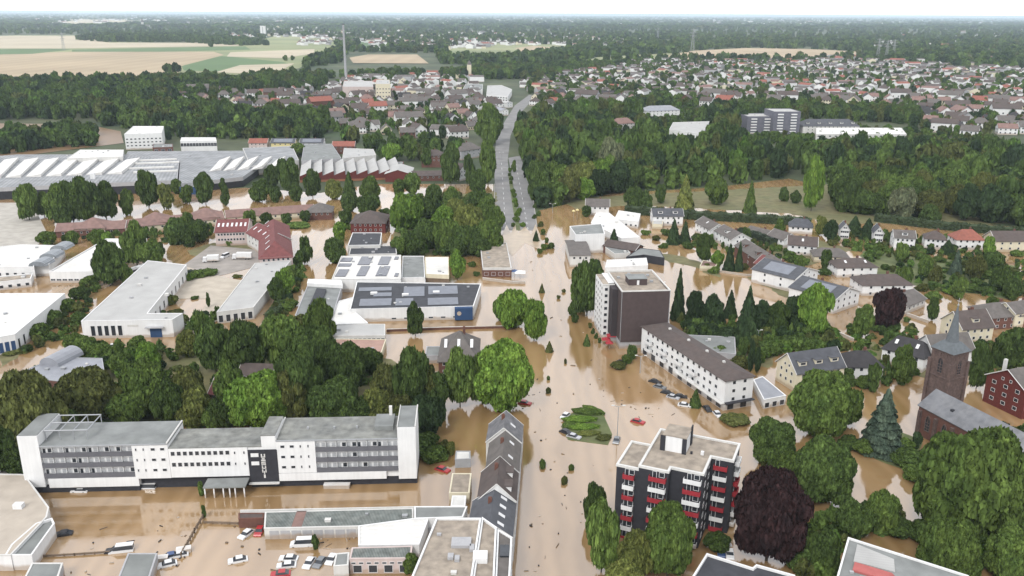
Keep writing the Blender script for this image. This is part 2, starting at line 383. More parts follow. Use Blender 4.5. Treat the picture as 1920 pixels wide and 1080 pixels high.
# muddy flood water: silt colour below, mirror-smooth surface above
wm = bpy.data.materials.new('muddy_water'); wm.use_nodes = True
n = wm.node_tree; b = n.nodes['Principled BSDF']
tc = n.nodes.new('ShaderNodeTexCoord'); mp = n.nodes.new('ShaderNodeMapping'); mp.inputs['Scale'].default_value = (1, .35, 1)
nz = n.nodes.new('ShaderNodeTexNoise'); nz.inputs['Scale'].default_value = .03; nz.inputs['Detail'].default_value = 6
cr = n.nodes.new('ShaderNodeValToRGB'); cr.color_ramp.elements[0].position = .3; cr.color_ramp.elements[1].position = .72
cr.color_ramp.elements[0].color = (.200, .122, .052, 1); cr.color_ramp.elements[1].color = (.31, .200, .10, 1)
n.links.new(tc.outputs['Object'], mp.inputs[0]); n.links.new(mp.outputs[0], nz.inputs['Vector']); wv = n.nodes.new('ShaderNodeTexWave'); wv.inputs['Scale'].default_value = .06; wv.inputs['Distortion'].default_value = 14; wv.inputs['Detail'].default_value = 4; wv.inputs['Detail Scale'].default_value = .6
n.links.new(mp.outputs[0], wv.inputs['Vector']); ad = n.nodes.new('ShaderNodeMath'); ad.operation = 'MULTIPLY_ADD'; ad.inputs[1].default_value = .16
n.links.new(wv.outputs['Fac'], ad.inputs[0]); sb = n.nodes.new('ShaderNodeMath'); sb.operation = 'SUBTRACT'; sb.inputs[1].default_value = .08; n.links.new(nz.outputs['Fac'], sb.inputs[0]); n.links.new(sb.outputs[0], ad.inputs[2]); n.links.new(ad.outputs[0], cr.inputs[0])
rr_ = n.nodes.new('ShaderNodeMapRange'); rr_.inputs['To Min'].default_value = .05; rr_.inputs['To Max'].default_value = .12; n.links.new(wv.outputs['Fac'], rr_.inputs['Value']); n.links.new(rr_.outputs[0], b.inputs['Roughness']); n.links.new(cr.outputs[0], b.inputs['Base Color'])
b.inputs['Roughness'].default_value = .09; b.inputs['IOR'].default_value = 2.35
n3 = n.nodes.new('ShaderNodeTexNoise'); n3.inputs['Scale'].default_value = .5; n3.inputs['Detail'].default_value = 3
bp = n.nodes.new('ShaderNodeBump'); bp.inputs['Strength'].default_value = .06; bp.inputs['Distance'].default_value = .2
n.links.new(tc.outputs['Object'], n3.inputs['Vector']); n.links.new(n3.outputs['Fac'], bp.inputs['Height']); n.links.new(bp.outputs[0], b.inputs['Normal'])
sheet('flood_water', [(-300, 1250), (2250, 1250), (2150, 560), (2050, 470), (1905, 425), (1560, 400), (1560, 352), (1480, 335), (1330, 352), (1150, 362), (1010, 395),
                      (1000, 432), (925, 432), (925, 345), (700, 345), (600, 362), (460, 352), (330, 360), (100, 350), (-200, 368)], .06, wm)
sheet('flooded_field', [(-200, 296), (40, 292), (232, 268), (226, 246), (160, 233), (-200, 229)], .30, mat('muddy_field', (.22, .135, .07), var=.12, scale=.01, rough=.4))
asph = mat('asphalt', (.19, .19, .19), var=.15, scale=.1, c2=(.26, .25, .24), scale2=.05)
sheet('main_road', [(928, 432), (968, 432), (960, 380), (955, 330), (952, 300), (957, 255), (975, 213), (998, 188), (1012, 178), (992, 178), (965, 198), (945, 230), (931, 262), (926, 300), (928, 345)], .08, asph)
sheet('road', [(974, 432), (1008, 432), (1000, 370), (986, 318), (974, 292), (953, 296), (958, 320), (966, 370)], .10, asph)
kerb = mat('kerb_stone', (.45, .43, .40), var=.1)
for i, (u0, v0, u1, v1) in enumerate([(928, 420, 927, 345), (1007, 425, 999, 370), (999, 370, 985, 318)]):
    a = P(u0, v0); b_ = P(u1, v1); m = MB(); m.bar((a.x, a.y, .14), (b_.x, b_.y, .14), .18); o = m.build('kerb', None, kerb); o['kind'] = 'structure'
mud = mat('mud_film', (.46, .36, .25), var=.15, scale=.2, rough=.3)
sheet('mud', [(926, 436), (934, 425), (941, 440), (950, 422), (958, 437), (967, 418), (972, 436), (985, 424), (996, 440), (1004, 420), (1012, 438), (1016, 470), (985, 455), (960, 480), (935, 452)], .115, mud)
lm = mat('road_marking', (.75, .75, .73), var=.1)
m = MB()
for k in range(14):
    t_ = k / 14; 
    for (ua, va, ub, vb) in ((948, 430, 940, 300), (990, 430, 966, 300)):
        a = P(ua + (ub - ua) * t_, va + (vb - va) * t_); b_ = P(ua + (ub - ua) * (t_ + .03), va + (vb - va) * (t_ + .03))
        d = (b_ - a).normalized(); s = Vector((d.y, -d.x, 0)) * .12; z = .125
        m.quad([(a.x - s.x, a.y - s.y, z), (a.x + s.x, a.y + s.y, z), (b_.x + s.x, b_.y + s.y, z), (b_.x - s.x, b_.y - s.y, z)])
o = m.build('road_marking', None, lm); o['kind'] = 'structure'
grass = mat('grass', (.085, .12, .045), var=.3, scale=.15, c2=(.14, .15, .06), scale2=.05)
dryg = mat('muddy_grass', (.20, .17, .085), var=.25, scale=.2, c2=(.13, .14, .06), scale2=.06)
median = sheet('grass_verge', [(968, 432), (976, 432), (966, 372), (956, 318), (953, 330), (960, 380)], .14, grass)
wheat = mat('wheat', (.46, .35, .235), var=.12, scale=.004, c2=(.40, .32, .20), scale2=.0015, stripes=('X', .006, .07))
wheat2 = mat('pale_stubble', (.50, .43, .31), var=.12, scale=.004, stripes=('Y', .004, .06))
greenf = mat('green_crop', (.10, .17, .06), var=.12, scale=.004)
greenp = mat('pale_green_crop', (.20, .25, .11), var=.2, scale=.003, c2=(.30, .29, .15), scale2=.002)
for i, (m_, px) in enumerate([
    (greenp, [(-250, 74), (30, 66), (160, 66), (205, 78), (460, 84), (520, 66), (620, 72), (635, 92), (560, 128), (480, 140), (250, 142), (-300, 146)]),
    (wheat2, [(-250, 78), (20, 67), (150, 67), (205, 80), (330, 80), (100, 85), (-250, 92)]),
    (wheat, [(-300, 144), (-250, 106), (140, 97), (400, 97), (420, 103), (345, 122), (330, 140), (240, 143)]),
    (greenf, [(-250, 101), (-30, 93), (95, 91), (135, 93), (60, 101), (-250, 106)]),
    (greenf, [(135, 97), (135, 93), (460, 87), (470, 93), (300, 97)]),
    (wheat2, [(-250, 90), (50, 86), (300, 80), (450, 80), (450, 86), (100, 91)]),
    (greenf, [(345, 132), (340, 124), (415, 105), (530, 116), (545, 120), (455, 122), (420, 134)]),
    (wheat2, [(405, 135), (450, 122), (552, 119), (530, 130), (480, 139)]),
    (wheat2, [(425, 106), (432, 98), (590, 92), (588, 100), (535, 109)]), (wheat, [(662, 118), (655, 108), (690, 102), (782, 102), (804, 119)]),
    (greenp, [(830, 108), (845, 88), (890, 80), (1065, 84), (1062, 92), (1000, 104), (920, 110)]),
    (wheat, [(965, 90), (1000, 86), (1060, 90), (1055, 98), (985, 103)]),
    (greenp, [(1090, 118), (1120, 107), (1290, 98), (1300, 104), (1220, 112)]),
    (wheat, [(1215, 111), (1300, 95), (1400, 90), (1520, 92), (1615, 97), (1640, 104), (1500, 113), (1300, 113)]),
    (greenf, [(670, 95), (672, 78), (725, 78), (730, 96)]),
    (greenp, [(1860, 300), (1850, 285), (1900, 272), (2010, 272), (2010, 310)]),
    (wheat2, [(90, 47), (150, 36), (300, 40), (150, 50)]), (wheat2, [(300, 45), (420, 42), (430, 45), (330, 48)])]):
    sheet('field', px, .35 + .06 * i, m_)
for i, (m_, px) in enumerate([
    (dryg, [(1560, 420), (1480, 400), (1330, 392), (1200, 385), (1080, 392), (1050, 372), (1560, 345), (1900, 420)]),
    (dryg, [(0, 655), (0, 690), (50, 660), (40, 650)]), (grass, [(480, 640), (560, 640), (610, 620), (545, 600), (500, 600)]),
    (dryg, [(1440, 690), (1480, 650), (1400, 620), (1300, 600), (1260, 640)]),
    (dryg, [(1280, 480), (1330, 500), (1350, 520), (1300, 500), (1255, 492), (1200, 470)]),
    (grass, [(1600, 520), (1900, 560), (1910, 500), (1620, 470)]), (dryg, [(1400, 520), (1480, 560), (1500, 550), (1430, 515)]),
    (dryg, [(1590, 650), (1740, 710), (1740, 690), (1640, 640)]), (dryg, [(1440, 470), (1500, 500), (1600, 470), (1500, 440)]),
    (grass, [(1640, 860), (1720, 900), (1730, 830), (1660, 790)]),
    (dryg, [(350, 470), (400, 500), (480, 480), (480, 455), (400, 455)]), (dryg, [(270, 600), (340, 612), (350, 598), (290, 590)]),
    (dryg, [(740, 480), (940, 480), (930, 360), (740, 370)]), (dryg, [(30, 800), (760, 800), (820, 700), (600, 640), (300, 660), (0, 720)])]):
    sheet('lawn', px, .075 + .004 * i, m_, rag=1.3)
pav = mat('wet_paving', (.33, .30, .27), var=.15, scale=.2)
sheet('paved_yard', [(60, 470), (0, 480), (-100, 420), (0, 380), (60, 380), (90, 440)], .14, mat('pale_paving', (.45, .42, .37), var=.15, scale=.2))
sheet('paved_yard', [(400, 520), (340, 500), (395, 460), (500, 470), (480, 500)], .142, pav)
sheet('road', [(340, 640), (395, 560), (300, 560), (350, 500), (420, 520), (480, 530), (410, 600)], .144, mat('pale_mud', (.50, .44, .36), var=.12, scale=.2))
# ============================================================ LARGE BUILDINGS
# ---- long white hotel, bottom left
t = T('hotel', 'long white four-storey hotel block with grey balcony bands and a dark entrance panel', 'hotel', (51, 926), (779, 909))
def hpart(name, boxes, m_, parent=None, label=None):
    m = MB()
    for bx in boxes: m.box(*bx[:6], bx[6] if len(bx) > 6 else 0)
    return m.build(name, parent or t, m_, label)
D = 13.0; LW = (5.1, 28.2, 37.3); RW = (64.9, 75.0, 96.4)
hpart('plinth', [(0, 28.8, .3, D, -1, 2.0), (28.8, 57.5, 1.6, D, -1, 3.7), (57.5, 65, .8, D, -1, 1.7), (65, 101.2, .8, D, -1, 2.2)], charc)
hpart('wall', [(0, 5.05, 0, D, 1.9, 16.6), (5.1, 28.2, .75, D, 2.2, 13.3), (28.2, 37.3, 0, D, 3.7, 13.55),
               (37.35, 57.5, .05, 10.8, 3.8, 12.1), (57.5, 64.85, .3, 10.8, 1.8, 12.1), (61.2, 64.9, .25, 11.2, 12.1, 15.2),
               (64.95, 75, 0, D, 4.4, 13.6), (75, 96.4, .75, D, 2.4, 13.6), (96.45, 101.2, 0, D, 1.9, 17.0)], white)
hpart('band_wall', [(6.0, 28.9, -.05, 1.5, 1.6, 4.25)], white); hpart('band_wall', [(65, 93.2, -.06, 1.5, 2.1, 4.3)], white)
bz = (4.35, 7.35, 10.35)
for z in bz: hpart('balcony_rail', [(5.1, 28.15, 0, .15, z, z + 1.35), (5.1, 28.15, .15, .74, z, z + .2)], bandg)
for z in bz: hpart('balcony_rail', [(75.05, 96.4, 0, .15, z, z + 1.35), (75.05, 96.4, .15, .74, z, z + .2)], bandg)
rs = random.Random(3); curt = mat('curtained_glass', (.45, .46, .47), rough=.3, var=.2)
for z in bz:
    for x0, x1 in ((5.1, 28.2), (75.05, 96.4)):
        nb = 8
        for i in range(nb):
            x = x0 + (x1 - x0) * (i + .5) / nb
            win(t, x - .7, z + .2, .9, 2.2, .74, fm=wframe, gm=glass if rs.random() < .3 else curt, name='balcony_door'); win(t, x + .7, z + 1.1, 1.2, 1.3, .74, gm=glass if rs.random() < .2 else curt)
            if i: hpart('balcony_divider', [(x0 + (x1 - x0) * i / nb - .05, x0 + (x1 - x0) * i / nb + .05, .16, .73, z + .21, z + 2.9)], white)
for z in (11.9, 8.9, 5.9):
    for x, w_ in ((29.2, .5), (31.1, .5), (33.5, 1.2), (35.9, 1.2)): win(t, x, z - .2, w_, .9, 0)
    for x, w_ in ((66.6, 1.2), (69, 1.2), (71.2, .5), (73.2, .5)): win(t, x, z - .2, w_, .9, 0)
for z in (10.1, 6.9):
    for i in range(10): win(t, 38.4 + i * 1.55, z, 1.15, 1.3, .04, fm=wframe)
    win(t, 54.2, z + .1, .5, .9, .04); win(t, 56.6, z + .1, .5, .9, .04)
pl = hpart('sign_panel', [(57.6, 65.1, -.1, .25, 2.0, 11.3)], charc, label='dark panel with worn white vertical lettering')
G = {'U': [(0, .3, 0, 1), (.7, 1, 0, 1), (.3, .7, 0, .25)], 'S': [(0, 1, 0, .45), (.15, .85, .6, 1)], 'E': [(0, .25, 0, 1), (.25, 1, .75, 1), (.4, .7, .1, .6), (.8, 1, 0, .6)],
     'V': [(.0, .25, .3, 1), (.75, 1, .3, 1), (.38, .62, 0, .6)], 'I': [(.3, .7, 0, 1)]}
m = MB(); z = 10.2
for ch, hh in (('U', 1.0), ('S', .8), ('E', 1.1), ('U', .7), ('V', 1.3), ('I', 1.0)):
    for x0, x1, z0, z1 in G[ch]: m.box(60.9 + x0 * 1.1, 60.9 + x1 * 1.1, -.2, -.1, z - hh + z0 * hh, z - hh + z1 * hh)
    z -= hh + .22
m.build('lettering', pl, offwh)
for z in (9.4, 7.0): hpart('light_panel', [(58.3, 60.3, -.18, -.11, z, z + 1.05)], white, pl)
hpart('entrance_step', [(57.4, 65.2, -1.0, -.12, 1.7, 2.0)], offwh)
cn = hpart('entrance_canopy', [(46.6, 57.4, -4.6, .0, 3.0, 3.35)], fgrey)
for x in (46.9, 49.2, 51.6, 53.2, 54.6, 56.9): hpart('pillar', [(x - .15, x + .15, -4.3, -4.0, -1, 3.0)], white, cn)
for x0, x1, z0, z1, y in ((5.05, 37.4, 13.35, 13.65, -.1), (65, 96.4, 13.6, 13.9, -.1)): hpart('roof_edge', [(x0, x1, y, .25, z0, z1)], metal)
hpart('roof', [(5.06, 37.35, .25, D + .2, 13.3, 13.7)], fgrey, label='smooth grey flat roof of the left wing')
hpart('roof', [(37.3, 61.2, .15, 11.0, 12.1, 12.35), (61.1, 64.9, .2, 11.3, 15.2, 15.4)], fmoss, label='stained grey flat roof of the middle wing')
hpart('roof', [(64.9, 96.45, .25, D + .2, 13.6, 13.95)], fmoss, label='mossy grey flat roof of the right wing')
hpart('roof', [(.2, 4.9, .2, D - .2, 16.6, 16.8)], fgrey); hpart('roof', [(96.6, 101, .2, D - .2, 17, 17.15)], fgrey)
hpart('roof_edge', [(37.0, 37.35, 0, D, 13.7, 14.0), (64.8, 65.1, .2, D + .2, 13.95, 14.25), (96.4, 96.6, 0, D, 17, 17.4), (101, 101.3, 0, D, 17, 17.4)], offwh)
m = MB()
for x in (5.4, 9, 12.5, 16): m.bar((x, 3.5, 16.2), (x, 12.5, 16.2), .14); m.bar((x, 3.5, 13.6), (x, 3.5, 16.2), .1); m.bar((x, 12.5, 13.6), (x, 12.5, 16.2), .1)
for y in (3.5, 8, 12.5): m.bar((5.2, y, 16.3), (16.2, y, 16.3), .14)
m.build('roof_frame', t, metal)
hpart('roof_hatch', [(90, 95, 4.5, 12, 13.95, 15.2)], fgrey); hpart('roof_vent', [(93.5, 94.3, 11, 11.8, 15.2, 17.8)], offwh)
for x in (72, 79, 85): hpart('roof_vent', [(x, x + .5, 6, 6.5, 13.95, 14.6)], metal)
# ---- red and white balcony block, bottom centre right
a_ = T('apartment_block', 'charcoal apartment block with red and white balconies and a gravel roof by the crossroads', 'apartment block', (1201, 870), (1317, 894), 19.5)
t = a_; H2 = 19.5
foot = [(-.0, -1.4), (7.0, -1.4), (7.0, .8), (14.6, .8), (14.6, 9.8), (19.8, 9.8), (19.8, 19.0), (0, 19.0)]
foot2 = [(-5.4, -1.2), (-.02, -1.2), (-.02, 11.5), (-5.4, 11.5)]
for fp, hh in ((foot, H2), (foot2, H2 - 1.0)):
    m = MB(); n_ = len(fp)
    for i in range(n_):
        p, q = fp[i], fp[(i + 1) % n_]; m.quad([(*p, -1), (*q, -1), (*q, hh), (*p, hh)])
    m.build('wall', t, charc)
    m = MB(); o_ = inset(fp, -.15); i_ = inset(fp, .4)
    for i in range(n_):
        j = (i + 1) % n_
        m.quad([(*o_[i], hh + .45), (*o_[j], hh + .45), (*i_[j], hh + .45), (*i_[i], hh + .45)]); m.quad([(*i_[i], hh + .45), (*i_[j], hh + .45), (*i_[j], hh - .2), (*i_[i], hh - .2)])
        m.quad([(*o_[i], hh - .15), (*o_[j], hh - .15), (*o_[j], hh + .45), (*o_[i], hh + .45)])
    m.build('roof_edge', t, offwh)
    m = MB(); m.quad([(*p, hh) for p in inset(fp, .02)]); m.build('roof', t, ftan)
def balc(x0, x1, y, z, c, par_, rz=0.0, dep=1.1):
    m = MB(); w_ = x1 - x0; m.box(0, w_, -dep, -dep + .12, z, z + 1.15); m.box(0, .1, -dep + .12, 0, z, z + 1.15); m.box(w_ - .1, w_, -dep + .12, 0, z, z + 1.15); m.box(.1, w_ - .1, -dep + .12, 0, z, z + .15)
    o = m.build('balcony', par_, c); return o
for i in range(7):
    z = H2 - 2.75 * (i + 1) + .25
    if z < -.4: continue
    cA, cB = (redp, white) if i % 2 == 0 else (white, redp)
    for x0, x1, y, c, dz in ((-3.6, -.9, -1.2, cA, -1.0), (2.6, 6.6, -1.4, cA, 0), (10.2, 14.3, .8, cB, 0)):
        o = balc(x0, x1, y, z + dz, c, t); o.location = (x0, y, 0)
        win(t, x0 + (x1 - x0) * .3, z + dz + .15, 1.0, 2.1, y - .01, name='balcony_door'); win(t, x0 + (x1 - x0) * .72, z + dz + .9, 1.3, 1.3, y - .01)
    for y in (7.6, 3.4): put(win_mesh(1.5, 1.2, wframe, glass), 'window', t, 14.62, y, z + 1.0, math.pi / 2)
    o = balc(15.4, 18.6, 9.8, z, cA, t); o.location = (15.4, 9.8, 0); win(t, 16.2, z + .15, 1.0, 2.1, 9.79, name='balcony_door')
    o = balc(0, 3.4, 0, z, cA if i % 3 else cB, t); o.location = (19.8, 12.5, 0); o.rotation_euler = (0, 0, math.pi / 2)
    put(win_mesh(1.2, 1.3, wframe, glass), 'window', t, 19.82, 14.2, z + .9, math.pi / 2)
ph = hpart('penthouse', [(3.0, 8.6, 8.9, 15.0, H2, H2 + 4.0)], white, label='white lift house with dark corner strips on the roof')
hpart('roof', [(2.9, 8.7, 8.8, 15.1, H2 + 4.0, H2 + 4.2)], ftan, ph)
[hpart('corner_strip', [q_], charc, ph) for q_ in ((2.4, 3.6, 8.6, 8.88, H2, H2 + 4), (7.7, 8.75, 8.6, 8.88, H2, H2 + 4), (8.62, 8.9, 13.8, 15.3, H2, H2 + 5))]
hpart('roof_vent', [(12, 12.7, 10, 10.7, H2, H2 + .9)], wframe); hpart('roof_vent', [(9.6, 10.1, 9.5, 10, H2, H2 + .6)], charc)
# ---- brown clad tower block, centre right
t = T('tower_block', 'nine-storey tower block with a windowless brown gable wall beside the flooded street', 'tower block', (1162, 655), (1253, 652))
hpart('wall', [(0, 18.0, 0, 14, 2.9, 22.1)], clad); hpart('parapet', [(0, 18, 0, .3, 22.1, 22.6), (0, .3, .3, 14, 22.1, 22.6), (17.7, 18, .3, 14, 22.1, 22.6)], clad)
hpart('wall', [(-2.2, -.02, 6.5, 26, 2.8, 21.6)], mat('dark_cladding', (.05, .042, .045), var=.1), label='darker brown strip wall')
hpart('wall', [(-4.6, -2.25, 12, 27, 0, 21.4), (-2.2, 18.0, 14.05, 27, 0, 21.9)], white)
hpart('plinth', [(-.1, 18.0, .4, 14, -1, 2.88), (-2.3, -.1, 6.8, 14, -1, 2.75)], greyw)
for i in range(8):
    z = 1.4 + i * 2.55
    win(t, -3.4, z, 1.3, 1.3, 11.99)
    for y in (14, 17.5, 21, 24.5): put(win_mesh(1.4, 1.3, wframe, glass), 'window', t, -4.61, y, z, -math.pi / 2)
    for y in (16, 20, 24): put(win_mesh(1.4, 1.3, wframe, glass), 'window', t, 18.01, y, z, math.pi / 2)
hpart('corner_trim', [(-.12, .0, -.12, .25, 2.9, 22.6), (17.9, 18.12, -.1, .25, 2.9, 22.6)], metal)
hpart('roof', [(.3, 17.7, .3, 26.7, 21.95, 22.2), (-4.4, -.3, 12.2, 26.7, 21.4, 21.6)], ftan)
hpart('roof_edge', [(-.15, 18.2, -.15, .3, 22.6, 23.0), (17.7, 18.2, .3, 27, 22.4, 22.9), (-.15, .3, .3, 27, 22.4, 22.9), (.3, 17.7, 26.6, 27.1, 22.2, 22.9), (-4.8, -.2, 11.8, 12.2, 21.4, 22)], offwh)
p_ = hpart('lift_house', [(4.5, 11.5, 9, 15, 22.2, 24.6)], clad); hpart('roof', [(4.3, 11.7, 8.8, 15.2, 24.6, 24.8)], fgrey, p_); hpart('door', [(7.6, 8.5, 8.92, 9, 22.3, 24.1)], white, p_)
for x, y in ((13.5, 12), (2, 18), (14, 20), (7, 22)): hpart('roof_vent', [(x, x + 1.2, y, y + .8, 22.2, 23.0)], metal)
# ---- long white apartment row with brown roof
t = house('long white four-storey apartment row with a low brown roof beside the tower block', (1204, 611), (1361, 713), 10.6, h=10.6, rise=1.6, roof=rbrown,
          hip=4, fr=(14, 3), sd_=(2, 3), chim=False, name='apartment_row', cat='apartment row', ww=1.4)
for i, x in enumerate((4, 14, 24, 33)): 
    for z in (3.4, 6.2): o = balc(0, 4, 0, z - .6, white, t); o.location = (x, 0, 0)
for x in (3, 9, 15, 21, 27, 33, 39, 45, 50): win(t, x, .3, 2.6, 2.2, -.02, fm=dframe, name='shop_window')
hpart('shop_canopy', [(26, 53.4, -1.6, -.1, 2.7, 2.95)], offwh); hpart('shop_canopy', [(52.9, 54.4, 0, 10.6, 2.7, 2.95)], charc)
for x in (46, 49.5): edge = put(win_mesh(2.2, 2.0, dframe, glass), 'shop_window', t, 52.93, 2.5 + (x - 46) * 1.4, .3, math.pi / 2)
for x, y in ((10, 5), (22, 5.2), (33, 5.4), (43, 5.2)): hpart('chimney', [(x, x + .8, y, y + .8, 11.6, 12.7)], offwh)
# ---- church with slate spire
FC = P(1788, 662, 21.5); LCn = P(1749, 647, 21.5); RCn = P(1820, 652, 21.5)
t = T('church', 'brown stone church with a grey slate spire and long slate nave roof at the right', 'church', (1749, 647), (1788, 662), 21.5)
S = t.L; 
hpart('tower_wall', [(0, S, 0, S, -1, 20.6)], stone)
for xx in (0, S):
    for yy in (0, S): hpart('buttress', [(xx - .55, xx + .55, yy - .55, yy + .55, -1, 17.5)], stone)
hpart('cornice', [(-.3, S + .3, -.3, S + .3, 20.6, 21.0), (-.35, S + .35, -.35, S + .35, 12.2, 12.6)], stone)
m = MB(); e_ = .5
base_ = [(-e_, -e_), (S + e_, -e_), (S + e_, S + e_), (-e_, S + e_)]; mid = [(S * .24, S * .24), (S * .76, S * .24), (S * .76, S * .76), (S * .24, S * .76)]
m.prism(base_, 21.0, 23.6, 0, mid); c_ = S / 2
oc = [(c_ + S * .27 * math.cos(math.pi / 8 + i * math.pi / 4), c_ + S * .27 * math.sin(math.pi / 8 + i * math.pi / 4)) for i in range(8)]
m.prism(oc, 23.2, 35.2, 0, [(c_ + .12 * math.cos(i * math.pi / 4), c_ + .12 * math.sin(i * math.pi / 4)) for i in range(8)])
sp = m.build('spire', t, mat('spire_slate', (.13, .145, .155), var=.15, scale=1.0))
m = MB(); m.cyl(c_, c_, 35.1, 37.6, .09); m.box(c_ - .55, c_ + .55, c_ - .07, c_ + .07, 36.5, 36.7); m.cyl(c_, c_, 35.2, 35.6, .28); m.build('cross', sp, metal)
def arch_win(name, par_, x, y, z, w_, h, rz):
    m = MB(); pts = [(-w_ / 2, 0), (w_ / 2, 0), (w_ / 2, h * .7), (w_ * .3, h * .9), (0, h), (-w_ * .3, h * .9), (-w_ / 2, h * .7)]
    m.quad([(p[0], -.05, p[1]) for p in pts], 1)
    for i in range(len(pts)):
        p, q = pts[i], pts[(i + 1) % len(pts)]; m.bar((p[0], -.08, p[1]), (q[0], -.08, q[1]), .12)
    m.bar((0, -.07, 0), (0, -.07, h), .07)
    for k in (1, 2, 3): m.bar((-w_ / 2, -.07, h * .18 * k), (w_ / 2, -.07, h * .18 * k), .05)
    return put(m.mesh(name, [stone, glass]), name, par_, x, y, z, rz)
arch_win('belfry_window', t, c_, -.02, 13.6, 1.9, 5.2, 0); arch_win('belfry_window', t, S + .02, c_, 13.6, 1.9, 5.2, math.pi / 2); arch_win('belfry_window', t, -.02, c_, 13.6, 1.9, 5.2, -math.pi / 2)
for k in range(3):
    for f_ in (0, 1):
        q = S * (k + .8) / 3.6
        arch_win('gallery_opening', t, q if not f_ else S + .02, -.02 if not f_ else q, 18.9, .7, 1.4, 0 if not f_ else math.pi / 2)
# nave: runs to the lower right from the tower foot
na = Vector(t.loc(1724, 759, 9.3)); nb_ = Vector(t.loc(1786, 792, 9.3)); nd = (nb_ - na).normalized()
if True:
    an = math.atan2(nd.y, nd.x); NL = 46.0; ND = 12.0
    nv = bpy.data.objects.new('nave', None); 
    m = walls_mb(NL, ND, 9.3, 4.0, 'x', 0); nave = m.build('nave_wall', t, brick); nave.location = (na.x, na.y, 0); nave.rotation_euler = (0, 0, an)
    gable_roof(NL, ND, 9.3, 4.0, 'x', 0, .4).build('nave_roof', nave, mat('nave_slate', (.17, .175, .19), var=.2, scale=.5, c2=(.23, .23, .235), scale2=.15, stripes=('X', .8, .08)))
    for k in range(7): arch_win('window', nave, 4 + k * 6, -.02, 2.5, 1.8, 5.0, 0)
    for k in range(8): m = MB(); m.prism([(k * 6 + .6, -.9), (k * 6 + 1.5, -.9), (k * 6 + 1.5, 0), (k * 6 + .6, 0)], -1, 8.0); m.build('buttress', nave, stone)
    arch_win('window', nave, -.02, 4.5, 3, 1.8, 5.5, -math.pi / 2); arch_win('window', nave, -.02, 10, 3, 1.8, 5.5, -math.pi / 2)
    m = MB(); m.box(9, 9.9, 2.2, 3.3, 10.4, 11.6); m.build('roof_hatch', nave, charc)
# ---- dark red school at the right edge
t = house('dark red brick school with white windows at the right edge behind the church', (1851, 702), (1925, 735), 26, h=9.4, rise=4.5, wall=dkbrick, roof=rgb_, axis='y',
          fr=(3, 3), sd_=(7, 3), chim=False, name='school', cat='school', ww=1.5)
m = MB(); m.box(t.L / 2 - 4, t.L / 2 - 3.2, 2, 3, 11, 15.8); m.build('chimney', t, offwh)
# ---- industrial halls, left
block('hall', 'bright white hall with ribbon windows at the left edge nearest the red roofed offices', 'industrial hall', [(92, 511), (180, 511), (195, 449)], 5, white, fwhite,
      wins=[(0, 8, [1.0], dict(w_=2.2, h=1.0))])
t = block('hall', 'white hall with grey rooflights and a sunken terrace at the left edge', 'industrial hall', [(-70, 502), (64, 502), (64, 497), (92, 497), (120, 462), (40, 460), (-40, 468)], 5.5, white, fwhite, wins=[(0, 9, [1.5], dict(w_=1.6, h=1.6))])
for k in range(3):
    q0 = t.loc(80 + k * 19, 494 - k * 15, 5.5); m = MB(); pts = [(math.cos(a2) * 4.2, math.sin(a2) * 2.4) for a2 in [i * math.pi / 6 for i in range(7)]]
    for i in range(6): p, q = pts[i], pts[i + 1]; m.quad([(q0[0] + p[0], q0[1] - 5, 5.5 + p[1]), (q0[0] + q[0], q0[1] - 5, 5.5 + q[1]), (q0[0] + q[0], q0[1] + 4, 5.5 + q[1]), (q0[0] + p[0], q0[1] + 4, 5.5 + p[1])])
    m.quad([(q0[0] + p[0], q0[1] - 5, 5.5 + p[1]) for p in pts]); m.build('rooflight', t, mat('rooflight', (.25, .27, .29), rough=.3, stripes=('X', .5, .3)))
block('annex', 'low white annex with a flat brown terrace roof below the white halls', 'annex', [(-40, 535), (58, 524), (62, 514), (-30, 522)], 3.5, white, ftan, wins=[(0, 6, [.8], dict(w_=1.6, h=1.5))])
block('hall', 'large white flat-roofed hall with dark tall windows at the left edge beside a hedge', 'industrial hall', [(-80, 648), (28, 629), (47, 613), (122, 552), (-60, 552)], 6.6, white, fwhite,
      wins=[(0, 5, [.6], dict(w_=1.6, h=4.2, f0=.45, gm=bluep)), (1, 2, [.6], dict(w_=1.6, h=4))])
t = block('hall', 'L-shaped white hall with a pale grey sheet roof and a blue door', 'industrial hall', [(152, 603), (323, 600), (343, 588), (277, 588), (350, 497), (277, 489)], 7, white, fpale, par=.2,
          wins=[(0, 5, [1.0], dict(w_=1.7, h=4.2, f0=.08, f1=.45)), (3, 10, [1.2], dict(w_=2.2, h=3.2))])
x = t.L; hpart('loading_door', [(x * .74, x * .87, -.12, -.01, -.5, 3.9)], bluep); hpart('door_canopy', [(x * .70, x * .90, -1.6, -.02, 4.2, 4.5)], greyw); hpart('sign_board', [(x * .5, x * .62, -.1, -.01, 4.6, 5.4)], offwh)
hpart('roof_vent', [(22, 23.5, 30, 31.5, 7, 8)], offwh)
block('hall', 'long white hall with a pale sheet roof attached to the red roofed offices', 'industrial hall', [(406, 586), (475, 577), (546, 488), (478, 494)], 5, offwh, fpale, par=.2, wins=[(0, 5, [.6], dict(w_=1.8, h=3.0))])
t = house('pale pink two-storey office wing with a dark red roof, long side to the yard', (403, 436), (462, 434), (403, 416), h=7.6, rise=4, wall=pinkw, roof=rdkred, fr=(9, 2), sky_=7, chim=False, name='office_building', cat='office', gwin=False)
t = house('deep dark red hipped office wing with many small rooflights above the pale hall', (486, 484), (548, 480), (506, 424), h=7.2, rise=6.0, wall=pinkw, roof=rdkred, axis='y', hip=9, fr=(6, 1), sky_=6, chim=False, name='office_building', cat='office')
